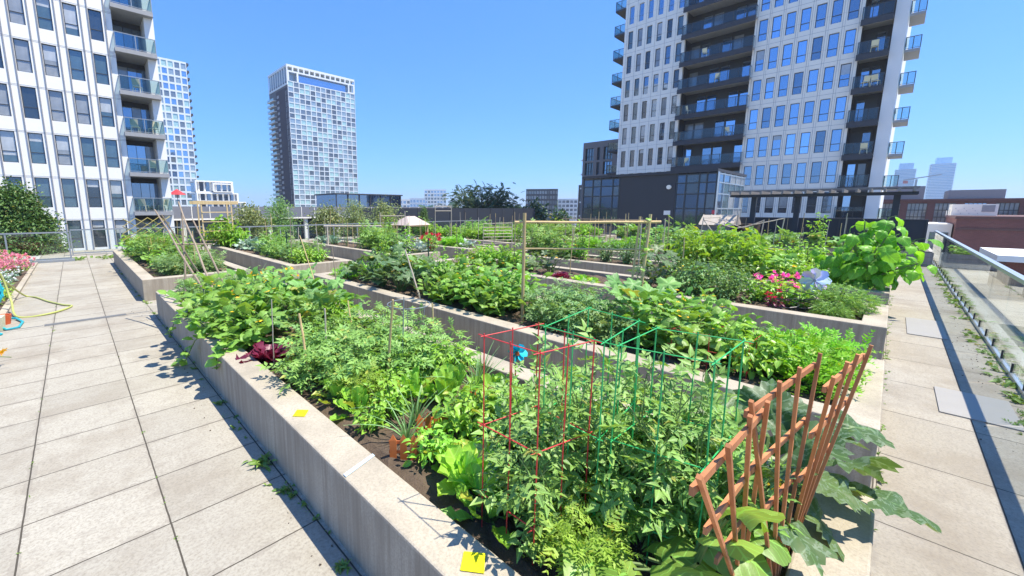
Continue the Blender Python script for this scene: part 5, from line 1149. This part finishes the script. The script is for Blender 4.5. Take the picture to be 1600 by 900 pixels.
# ------------------------------------------------------------------ second planter
B1 = (1, 0)
for x, y, s in ((4.5, .32, .85), (4.85, .4, .95), (5.2, .35, .9), (4.95, .62, .8)): plant('dill', x, y, s=s, bed=B1)
for x, y, s in ((4.45, .75, .9), (4.75, .95, .95), (5.15, .85, .85)): plant('parsley' if x > 5 else 'pepper', x, y, s=s, bed=B1)
for x, y, s in ((4.5, 1.25, .8), (4.95, 1.3, .85), (5.25, 1.6, .85), (4.55, 1.65, .8)): plant('cuc', x, y, s=s, sz=1.2, bed=B1)
plant('squash', 5.0, 1.9, s=.9, bed=B1); plant('silver', 5.1, 2.5, s=.8, bed=B1)
for x, y, s in ((4.35, 2.05, .72), (4.7, 2.2, .78), (4.4, 2.55, .75), (4.85, 2.75, .78), (4.4, 2.95, .7), (5.2, 3.0, .75), (4.8, 3.2, .75)): plant('tomatodark', x, y, s=s, bed=B1)
for x, y, s in ((4.35, 3.75, .8), (4.75, 3.9, .95), (4.35, 4.2, .85), (5.1, 4.2, 1), (4.7, 4.55, 1), (4.3, 4.75, .85), (5.1, 4.9, 1)): plant('cuc', x, y, s=s, sz=1.15, bed=B1)
for x, y, s in ((4.45, 5.5, .95), (4.95, 5.7, 1.05), (4.35, 6.1, 1.0), (4.85, 6.5, 1.15), (4.4, 6.8, 1.1), (5.0, 7.2, 1.1), (4.45, 7.45, 1.0)): plant('zucc' if x < 4.9 else 'squash', x, y, s=s*.86, sz=.95, bed=B1)
for x, y in ((4.3, 8.1), (4.7, 8.25), (5.1, 8.1)): plant('dill', x, y, s=.75, bed=B1)
plant('herb', 5.2, 5.3, s=.9, bed=B1); plant('herb', 5.2, 6.3, s=.95, bed=B1)
vine([(5.36, 2.17, .6), (5.4, 2.15, 1.0), (5.42, 2.13, 1.4), (5.41, 2.13, 1.8)], 'cucumber', (.06, .1), 'climbing bean shoot reaching the top of the bamboo frame post', G['bean'], 8, 'bean_vine')
# ------------------------------------------------------------------ third and fourth planters, near ends
B2 = (2, 0)
plant('curly', 8.2, .42, s=1.15, bed=B2, v=0, label='big dense curly parsley mound at the end of the third planter'); plant('curly', 7.7, .45, s=.6, bed=B2, label='smaller curly parsley at the front rim of the third planter')
plant('celosia', 8.5, 1.12, s=1.4, bed=B2, label='magenta celosia in full bloom behind the lilac pinwheel'); plant('celosiared', 7.75, 1.1, s=.85, bed=B2, label='scarlet celosia beside the dark wire spirals')
plant('basil', 8.05, .95, s=1.1, bed=B2); plant('basil', 8.2, 1.35, s=1.1, bed=B2)
for x, y, s in ((7.75, 1.75, .85), (8.2, 1.8, .95), (7.8, 2.25, .9), (8.4, 2.3, .95)): plant('shrub', x, y, s=s, bed=B2)
plant('redlet', 7.6, 4.75, s=1.05, bed=B2); plant('redlet', 7.7, 5.1, s=.8, bed=B2); plant('redlet', 7.95, 4.9, s=.8, bed=B2)
plant('lettuce', 7.6, 4.3, s=1, bed=B2); plant('lettuce', 7.85, 4.35, s=.9, bed=B2); plant('lettuce', 7.65, 4.0, s=.9, bed=B2)
def sunflower():
    x, y = 10.75, .3; o = thing('sunflower_plant', 'tall broad leaved sunflower plant leaning over the walkway end of the fourth planter', 'sunflower', (x, y, SOIL)); st = MB(); f = Fol(); rng = np.random.default_rng(4); P = []; D = []; S = []
    for i in range(11):
        az = i*2.4+5.2; rr = .1+.58*(i/10)**.7; top = np.array([math.cos(az)*rr+.1, math.sin(az)*rr-.15, 1.36-.75*(i/10)]); st.tube([(0, 0, -.02), top*.45+np.array([0, 0, .12]), top], [.022, .018, .008], 6)
        for k in range(19):
            t = .22+.8*k/18; p = top*min(t, 1); a = k*2.4+i; d = np.array([math.cos(a), math.sin(a), rng.uniform(-1.1, .1)]); q = p+np.array([d[0], d[1], .25])*.13; st.tube([p, q], .005, 4, False); P.append(q); D.append(d-np.array([0, 0, .35])); S.append(rng.uniform(.14, .27))
    scatter(f, LEAF['heart'], np.array(P), np.array(D), np.array(S), rng, .45); st.build('stems', M['stem'], o, fix=False); link('foliage', f.mesh('foliage', G['sunf']), o)
sunflower()
B3 = (3, 0)
for x, y, s in ((10.7, 2.3, 1.3), (11.1, 2.8, 1.4), (10.7, 3.1, 1.3), (11.4, 2.2, 1.3)): plant('bean', x, y, s=s, bed=B3, sz=1.2)
plant('marigold', 10.6, 1.3, s=.8, bed=B3); plant('celosiared', 10.55, 1.15, s=.6, bed=B3, label='small orange red celosia at the rim of the fourth planter')
for x, y, s in ((10.55, 1.0, .8), (11.2, 1.1, .9), (11.6, .6, .9), (10.7, 1.6, .9), (11.5, 1.6, 1)): plant('pepper', x, y, s=s*1.2, bed=B3)

# ------------------------------------------------------------------ the other planters: filled plant by plant
def fill(bed, y0, y1, keys, step=.56, s=(.8, 1.1), seed=0, x0=None, x1=None):
    a, e, c, d = BEDS[bed]; a = x0 or a; e = x1 or e; r = random.Random(seed*31+bed[0]*7+bed[1]); n = max(1, int((e-a-.2)/step)); y = y0; last = keys[0]; run = 0
    while y < y1:
        for i in range(n):
            x = a+.2+(i+.5)*(e-a-.4)/n+r.uniform(-.14, .14); yy = y+r.uniform(-.16, .16)
            if r.random() < .06: continue
            if not (c+.12 < yy < d-.12): continue
            if any((q.location.x-x)**2+(q.location.y-yy)**2 < (step*.55)**2 for q, _, bb, _ in PLANTED if bb == bed): continue
            if run <= 0: last = r.choice(keys); run = 1 if last in ('polebean', 'stalk') else r.randint(1, 4)
            run -= 1
            big = {'lettuce': .9, 'redlet': .9, 'dill': 1.0, 'basil': 1.15, 'parsley': 1.0, 'onion': 1, 'marigold': 1.2}.get(last, 1)
            plant(last, x, yy, s=r.uniform(s[0]*.85, s[1]*1.05)*big, bed=bed)
        y += step*r.uniform(.85, 1.1)
fill((0, 1), 10.6, 13.4, ['bean', 'tomatodark', 'basil', 'tomatodark'], .5, (.65, .8), 1); fill((0, 1), 13.4, 18.3, ['tomato', 'bean', 'tomatodark', 'cuc', 'stalk'], .58, (.85, 1.05), 2)
fill((1, 1), 10.55, 13.2, ['tomatodark', 'pepper', 'tomato', 'marigold', 'stalk'], .5, (.75, .95), 3); fill((1, 1), 13.2, 18.3, ['tomato', 'silver', 'polebean', 'bean', 'kale', 'cuc', 'stalk'], .6, (.9, 1.15), 4)
fill((2, 0), 2.6, 8.6, ['zucc', 'cuc', 'tomatodark', 'bean', 'kale', 'stalk'], .6, (.8, 1.0), 5); fill((2, 1), 10.5, 18.3, ['bean', 'tomato', 'polebean', 'kale', 'pepper', 'stalk'], .6, (.85, 1.1), 6)
fill((3, 0), .3, 8.6, ['bean', 'tomato', 'cuc', 'herb', 'tomatodark', 'polebean', 'stalk'], .6, (.95, 1.2), 7); fill((3, 1), 10.5, 18.3, ['tomato', 'silver', 'bean', 'polebean', 'dill', 'tomatodark'], .62, (.9, 1.1), 8)
fill((1, 0), .3, 8.6, ['pepper', 'stalk', 'polebean', 'tomatodark'], .5, (.8, 1.0), 21)
fill((4, 0), .3, 8.6, ['tomato', 'bean', 'dill', 'pepper', 'tomatodark', 'herb', 'polebean', 'stalk'], .6, (1.0, 1.25), 9); fill((4, 1), 10.5, 18.3, ['bean', 'cuc', 'tomato', 'kale', 'polebean'], .65, (.95, 1.15), 10)
fill((5, 0), .3, 8.6, ['bean', 'tomato', 'tomatodark', 'corn', 'squash', 'polebean'], .64, (1.0, 1.25), 11); fill((5, 1), 10.5, 18.3, ['tomato', 'bean', 'shrub'], .68, (.95, 1.15), 12)
fill((6, 1), 10.5, 18.3, ['bean', 'tomato', 'shrub'], .7, (.95, 1.1), 13)
plant('dahlia', 9.0, 10.75, s=1.1, bed=(2, 1), label='deep red dahlia in bloom at the end of the third far planter'); plant('silver', 8.6, 11.0, s=1.2, bed=(2, 1), label='large silvery leaved plant right beside the deep red dahlia'); plant('silver', 9.1, 11.3, s=1.1, bed=(2, 1), label='silvery leaved plant behind the deep red dahlia')
plant('bean', 4.2, 17.9, s=1.4, sz=1.25, bed=(1, 1), label='tall lime green climbing bean filling the pine arbour'); plant('bean', 4.6, 17.6, s=1.2, sz=1.25, bed=(1, 1), label='lime green climbing bean at the right foot of the pine arbour')
vine([(4.0, 18.0, .5), (4.05, 18.0, 1.1), (4.2, 18.0, 1.6), (4.5, 17.9, 1.3), (4.55, 17.9, .6)], 'cucumber', (.16, .26), 'climbing bean mass hanging in the pine arbour', G['bean'], 12, 'bean_vine')
for k in range(9): plant(['cuc', 'tomato', 'bean'][k % 3], 20.9, -.6+1.0*k, .38, random.uniform(.55, .75), bed=('T', 0))
rnames = {0: 'near', 1: 'far'}
grp = {}
for o, key, bed, lab in PLANTED: grp.setdefault((KIND[key][1], bed), []).append((o, lab))
for (look, bed), L in grp.items():
    todo = [o for o, lab in L if not lab]; todo.sort(key=lambda o: o.location.y); where = 'the low timber planter' if bed[0] == 'T' else f'the {NM[bed[0]]} {rnames[bed[1]]} planter'
    for i, o in enumerate(todo):
        o['label'] = f'{look}, {ORDW[i+1]} of its kind along {where}' if len(todo) > 1 else f'{look} standing singly in {where}'
        if len(todo) > 1: o['group'] = f'{look}s in {where}'

# ------------------------------------------------------------------ plants outside the planters
def tuft(rng, f, x, y, z, n, s, leaf='strap'):
    a = rng.uniform(0, 6.28, n); P = np.stack([x+rng.normal(0, s*.35, n), y+rng.normal(0, s*.35, n), np.full(n, z)], 1); D = np.stack([np.cos(a), np.sin(a), rng.uniform(.2, 1.3, n)], 1)
    scatter(f, LEAF[leaf], P, D, rng.uniform(.5, 1.1, n)*s, rng)
f = Fol(); rng = np.random.default_rng(31)
for k in range(150):
    y = .3+rng.uniform(0, 1)**1.1*18; tuft(rng, f, .925-rng.exponential(.022), y, 0, int(rng.integers(2, 7)), rng.uniform(.025, .075), 'ovate' if k % 3 else 'strap')
for k in range(130):
    x = 3+rng.uniform(0, 1)*17.5; tuft(rng, f, x, -1.07+abs(rng.normal(0, .05)), 0, int(rng.integers(3, 9)), rng.uniform(.04, .11), 'ovate' if k % 3 else 'feather')
for k in range(70):
    x = 3.0+rng.uniform(0, 1)*14; tuft(rng, f, x, -.13-abs(rng.normal(0, .015)), 0, int(rng.integers(2, 5)), rng.uniform(.02, .055), 'ovate')
for k in range(60): tuft(rng, f, -.42+.665*int(rng.integers(-1, 2))+rng.normal(0, .006), rng.uniform(2.5, 20), 0, 3, rng.uniform(.01, .025), 'ovate')
for x, y, s in ((.86, 3.02, .10), (.86, 2.6, .06), (.87, 4.3, .06), (.86, 1.8, .05)): tuft(rng, f, x, y, .005, 26, s, 'long'); tuft(rng, f, x, y, .005, 10, s*.6, 'ovate')
for k in range(70): tuft(rng, f, rng.uniform(-.15, 4.5), 20.75+rng.normal(0, .25), 0, 6, rng.uniform(.08, .22), 'ovate')
o = link('weeds', f.mesh('weeds', G['weed'])); o['kind'] = 'stuff'
# crumbs of soil and dry bits on the pavers
mb = MB()
for k in range(260):
    if k % 2: x, y = .90-abs(random.gauss(0, .12)), random.uniform(1, 16)
    else: x, y = random.uniform(3, 16), -1.02+abs(random.gauss(0, .12))
    if y < EDGE+.1: continue
    s = random.uniform(.003, .009); mb.box8([(x+random.uniform(-s, s), y+random.uniform(-s, s), z) for z in (0, s) for _ in range(4)])
o = mb.build('dirt_crumbs', M['bark']); o['kind'] = 'stuff'

def tree(name, label, cat, x, y, z0, h, rad, n, leaf, ls, m, trunk=.08, cz=.55, shape='round', seed=0, nb=9):
    rng = np.random.default_rng(seed); o = thing(name, label, cat, (x, y, z0)); t = MB(); t.tube([(0, 0, -.1), (.02*h, .01*h, h*.35), (0, .02*h, h*.7)], [trunk, trunk*.75, trunk*.3], 8); P = []; D = []; ends = []
    for i in range(nb):
        az = i*2.4+rng.uniform(-.4, .4); zz = h*(.2+.72*(i+.5)/nb)
        rr = {'cone': rad*(1.02-1.0*zz/h)**.85, 'flat': rad*rng.uniform(.55, 1.0), 'round': rad*math.sin(math.pi*min(.97, max(.12, zz/h)))**.6}[shape]*rng.uniform(.75, 1.1)
        if shape == 'flat': zz = h*(.62+.33*rng.uniform(0, 1))
        e = np.array([math.cos(az)*rr, math.sin(az)*rr, zz]); s0 = np.array([0, .01*h, zz*.55 if shape == 'flat' else zz*.75]); t.tube([s0, (s0+e)/2+np.array([0, 0, .05*h]), e], [trunk*.45, trunk*.25, trunk*.08], 5); ends.append((s0, e, rr))
    ends.append((np.array([0, 0, h*.6]), np.array([0, 0, h*.97]), rad*.4))
    for (s0, e, rr) in ends:
        k = max(8, n//len(ends)); t_ = rng.uniform(.25, 1.08, k)**.8; c = s0[None]*(1-t_[:, None])+e[None]*t_[:, None]; sp = {'cone': .17, 'flat': .2, 'round': .32}[shape]*rad
        off = rng.normal(0, 1, (k, 3))*sp*np.array([.8, .8, .3 if shape == 'flat' else .65]); P.append(c+off); D.append(off+rng.normal(0, sp, (k, 3)))
    P = np.concatenate(P); D = np.concatenate(D); P[:, 2] = np.maximum(P[:, 2], .1); f = Fol(); scatter(f, LEAF[leaf], P, D, rng.uniform(*ls, len(P)), rng, .8)
    t.build('trunk', M['bark'], o, fix=False); link('crown', f.mesh('crown', m), o); return o
tree('evergreen_shrub', 'broad cone shaped evergreen shrub behind the left glass fence', 'shrub', -1.75, 25.2, -.9, 3.75, 1.75, 30000, 'ovate', (.09, .17), G['yew'], .1, shape='cone', seed=1, nb=60)
for k, (x, y, h, r_, m_, lb) in enumerate(((6.9, 23.3, 2.0, .8, 'olive', 'leafy grey green shrub in front of the grey wing, the leftmost one'), (8.6, 23.6, 2.5, .8, 'parsley', 'dark open shrub with a tall wispy top before the grey wing'), (10.9, 22.6, 2.0, .85, 'olive', 'rounded olive green shrub below the white grid tower'), (12.7, 22.6, 2.4, .8, 'olive', 'taller olive green shrub below the white grid tower'), (15.6, 23.6, 2.3, 1.0, 'olive', 'bushy olive shrub right below the corner of the white grid tower'), (19.6, 24.3, 2.0, .6, 'yew', 'small dark conifer left of the mini greenhouse'))):
    tree('garden_shrub', lb, 'shrub', x, y, 0, h, r_, 2600, 'long' if k % 2 else 'ovate', (.09, .17), G[m_], .04, shape='cone' if k == 5 else 'round', seed=10+k, nb=12)
tree('locust_tree', 'dark feathery spreading tree above the black screen wall', 'tree', 45, 42.5, -9, 14.2, 5.2, 2500, 'frond', (.6, 1.05), G['locust'], .35, shape='flat', seed=30, nb=16)
for k, (x, y, z1, r_, lb) in enumerate(((50, 37, 2.4, 2.3, 'dark round tree crown right of the spreading locust tree'), (60, 43, 2.7, 2.4, 'dark tree crown before the dark slab block'), (66, 42, 1.6, 2.4, 'low dark tree crown left of the pavilion'))): tree('street_tree', lb, 'tree', x, y, -12, 12+z1, r_, 2600, 'ovate', (.5, .9), G['locust'], .3, seed=40+k, nb=14)
for k, (x, y, h) in enumerate(((33, -7.5, 10.4), (27, -6.2, 10.0), (22, -5.6, 10.6), (50, -16, 11.5))): tree('street_tree', ['green tree top beyond the railing below the brick building', 'green tree top below the railing in the middle', 'green tree top just beyond the near railing', 'green tree by the red brick building wall'][k], 'tree', x, y, -12, h, 2.3, 3000, 'ovate', (.28, .5), G['bean'], .2, seed=50+k, nb=14)
# treeline towards the horizon
f = Fol(); rng = np.random.default_rng(91); n = 5000; a = rng.uniform(-.25, 1.85, n); rr = rng.uniform(330, 900, n); P = np.stack([np.sin(a)*rr, np.cos(a)*rr, -14+rng.uniform(2, 11, n)], 1); scatter(f, LEAF['heart'], P, rng.normal(0, 1, (n, 3)), rng.uniform(7, 14, n), rng); o = link('far_woods', f.mesh('far_woods', G['locust'])); o['kind'] = 'stuff'

# left flower border, hoses --------------------------------------
b = MB(); V = []; 
struct(sheet('border_soil', [(-9, 2), (-1.1, 2), (-1.1, 20.1), (-9, 20.1)], .035, M['soil']))
b = MB(); b.box(-1.16, -1.06, 2, 20.1, -.01, .05); struct(b.build('border_kerb', M['concrete']))
sed = [bush(60+i, .42, .34, 26, 'ovate', (.05, .08), 5, .3, .01, (-.2, .6), G['basil'], flower=(G['pink'], .10, 'puff', 120)) for i in range(2)]
wsed = [bush(64, .36, .32, 22, 'long', (.07, .12), 6, .2, .01, (-.2, .6), G['kale'], flower=(G['whitefl'], .07, 'puff', 50))]
gmix = [bush(66, .5, .4, 22, 'long', (.1, .18), 8, .1, .0, (-.1, .9), G['bean']), bush(67, .42, .4, 18, 'ovate', (.08, .13), 8, .1, .02, (-.3, .6), G['cil'])]
SP = []
def bplant(parts, x, y, s, name, label): 
    o = thing(name, label, 'flower plant', (x, y, .03), random.uniform(0, 6), None, s)
    for n, me in parts.items(): link(n, me, o)
for k, (x, y, s) in enumerate(((-1.45, 18.0, 1.3), (-1.9, 18.8, 1.4), (-1.35, 16.6, 1.15), (-2.5, 18.2, 1.4), (-1.75, 16.2, 1.15), (-3.1, 19.0, 1.5))): bplant(sed[k % 2], x, y, s, 'sedum', f'pink flowering sedum in the left border, {ORD[k+1]} from the right end of the pink group')
for k, (x, y, s) in enumerate(((-1.4, 15.3, 1.1), (-1.7, 14.5, 1.1), (-1.4, 13.8, 1.0))): bplant(wsed[0], x, y, s, 'white_flower_plant', f'white flowered grey leaved border plant, {ORD[k+1]} in front of the pink sedum')
for k, (x, y, s) in enumerate(((-2.3, 16.9, 1.4), (-1.3, 12.4, .8), (-1.5, 13.0, .9), (-2.1, 14.8, 1.2), (-3.0, 17.4, 1.6), (-1.35, 11.6, .8), (-2.0, 19.6, 1.5), (-2.9, 19.7, 1.6), (-1.6, 12.0, 1.0))): bplant(gmix[k % 2], x, y, s, 'border_plant', f'yellow green leafy border plant by the hoses, {ORD[k+1]} of those along the left border')
rl = thing('hose_reel', 'teal hose coiled on a low reel stand at the left path edge', 'hose reel', (-1.3, 10.2, 0)); b = MB()
b.tube([(.27*math.cos(a*.35)*(1+.12*math.sin(a*1.7)), -.1+.012*(a % 17), .52+.30*math.sin(a*.35)*(1+.1*math.cos(a*2.3))) for a in range(150)], .017, 7); b.build('hose_coil', M['teal'], rl); b = MB(); b.tube([(0, -.16, .5), (0, .2, .5)], .09, 12); b.build('drum', M['orange'], rl)
for y in (-.17, .21): b = MB(); b.bar((-.15, y, 0), (0, y, .52), .03, .02); b.bar((.15, y, 0), (0, y, .52), .03, .02); b.build('stand', M['slabgrey'], rl)
b = MB(); b.tube([(-1.3, 10.0, .3), (-1.1, 9.6, .06), (-.95, 9.3, .02), (-.82, 9.35, .02), (-.8, 9.75, .02), (-.9, 10.1, .03), (-1.05, 10.2, .04), (-1.2, 9.8, .05), (-1.1, 9.25, .02), (-.98, 9.0, .02), (-1.2, 8.8, .02)], .018, 7); tag(b.build('garden_hose', M['teal']), 'loose teal hose loop lying on the pavers below the reel', 'hose')
def smooth(pts, n=10):
    out = []; p = [Vector(q) for q in pts]; p = [p[0]]+p+[p[-1]]
    for i in range(1, len(p)-2):
        for k in range(n):
            t_ = k/n; out.append(.5*((2*p[i])+(-p[i-1]+p[i+1])*t_+(2*p[i-1]-5*p[i]+4*p[i+1]-p[i+2])*t_*t_+(-p[i-1]+3*p[i]-3*p[i+1]+p[i+2])*t_**3))
    return out+[p[-2]]
b = MB(); b.tube(smooth([(-1.6, 10.3, .75), (-1.3, 10.7, .95), (-1.1, 11.0, .75), (-1.0, 10.9, .25), (-.9, 10.3, .02), (-.5, 10.2, .02), (-.2, 10.7, .02), (-.33, 11.0, .02), (-.55, 11.6, .02), (-.75, 12.3, .02), (-.95, 12.6, .05), (-1.1, 11.6, .5), (-1.2, 11.0, .8), (-1.5, 10.6, .7)]), .017, 7); tag(b.build('garden_hose', M['yhose']), 'lime yellow hose looping from the reel out over the left path', 'hose')
b = MB(); b.box8([(-1.18, 9.35, 0), (-1.0, 9.3, 0), (-.98, 9.5, 0), (-1.16, 9.55, 0), (-1.2, 9.33, .22), (-.98, 9.27, .22), (-.96, 9.52, .22), (-1.18, 9.58, .22)]); tag(b.build('plastic_tub', M['cream']), 'small cream plastic tub amid the teal hose', 'tub')
b = MB(); b.lathe([(.0, .0), (.075, 0), (.1, .16), (.085, .16), (.07, .02)], 12, (-1.02, 9.85)); tag(b.build('flower_pot', M['orange']), 'orange pot beside the teal hose reel', 'pot')
yf = thing('gaillardia_plant', 'yellow daisy plant leaning out over the left edge of the path', 'flower plant', (-1.35, 6.8, .03)); st = MB(); g = Fol(); fo = Fol(); rng = np.random.default_rng(8); FP = []
for (x, y, z) in ((.5, .42, .16), (.56, .36, .15), (.63, .24, .1), (.3, -.1, .2), (.4, -.5, .15)): st.tube([(0, 0, 0), (x*.5, y*.5, z+.14), (x, y, z)], .005, 5); FP.append((x, y, z))
scatter(g, LEAF['flower'], np.array(FP[:2]*3+FP[3:]), np.array([[.3, -.4, .6]]*8), np.full(8, .13), rng, .8); scatter(fo, LEAF['long'], rng.normal(0, .12, (50, 3))+np.array([-.05, 0, .15]), rng.normal(0, 1, (50, 3)), rng.uniform(.1, .2, 50), rng)
st.build('stems', M['stem'], yf, fix=False); link('flowers', g.mesh('flowers', G['yellowfl']), yf); link('foliage', fo.mesh('foliage', G['weed']), yf)
um = thing('red_patio_umbrella', 'small red patio umbrella right of the white left tower', 'umbrella', (12.6, 78, 2.4), 0, None, .55); b = MB(); b.tube([(0, 0, -3), (0, 0, 4.2)], .09, 8); b.build('pole', M['frame'], um); b = MB(); b.lathe([(2.3, 3.1), (.9, 4.1), (.06, 4.7)], 8); b.build('canopy', M['red'], um)

# summer haze over the city
b = MB(); b.box(-3300, 3300, -3300, 3300, -15.2, 96)
t = NT('city_haze'); pv = t.n('VolumePrincipled'); pv.inputs['Color'].default_value = (.86,.93,1,1); pv.inputs['Density'].default_value = .0004; pv.inputs['Anisotropy'].default_value = .2
t.t.links.new(pv.outputs[0], t.out.inputs['Volume']); hz = b.build('haze', t.m); hz['kind'] = 'stuff'
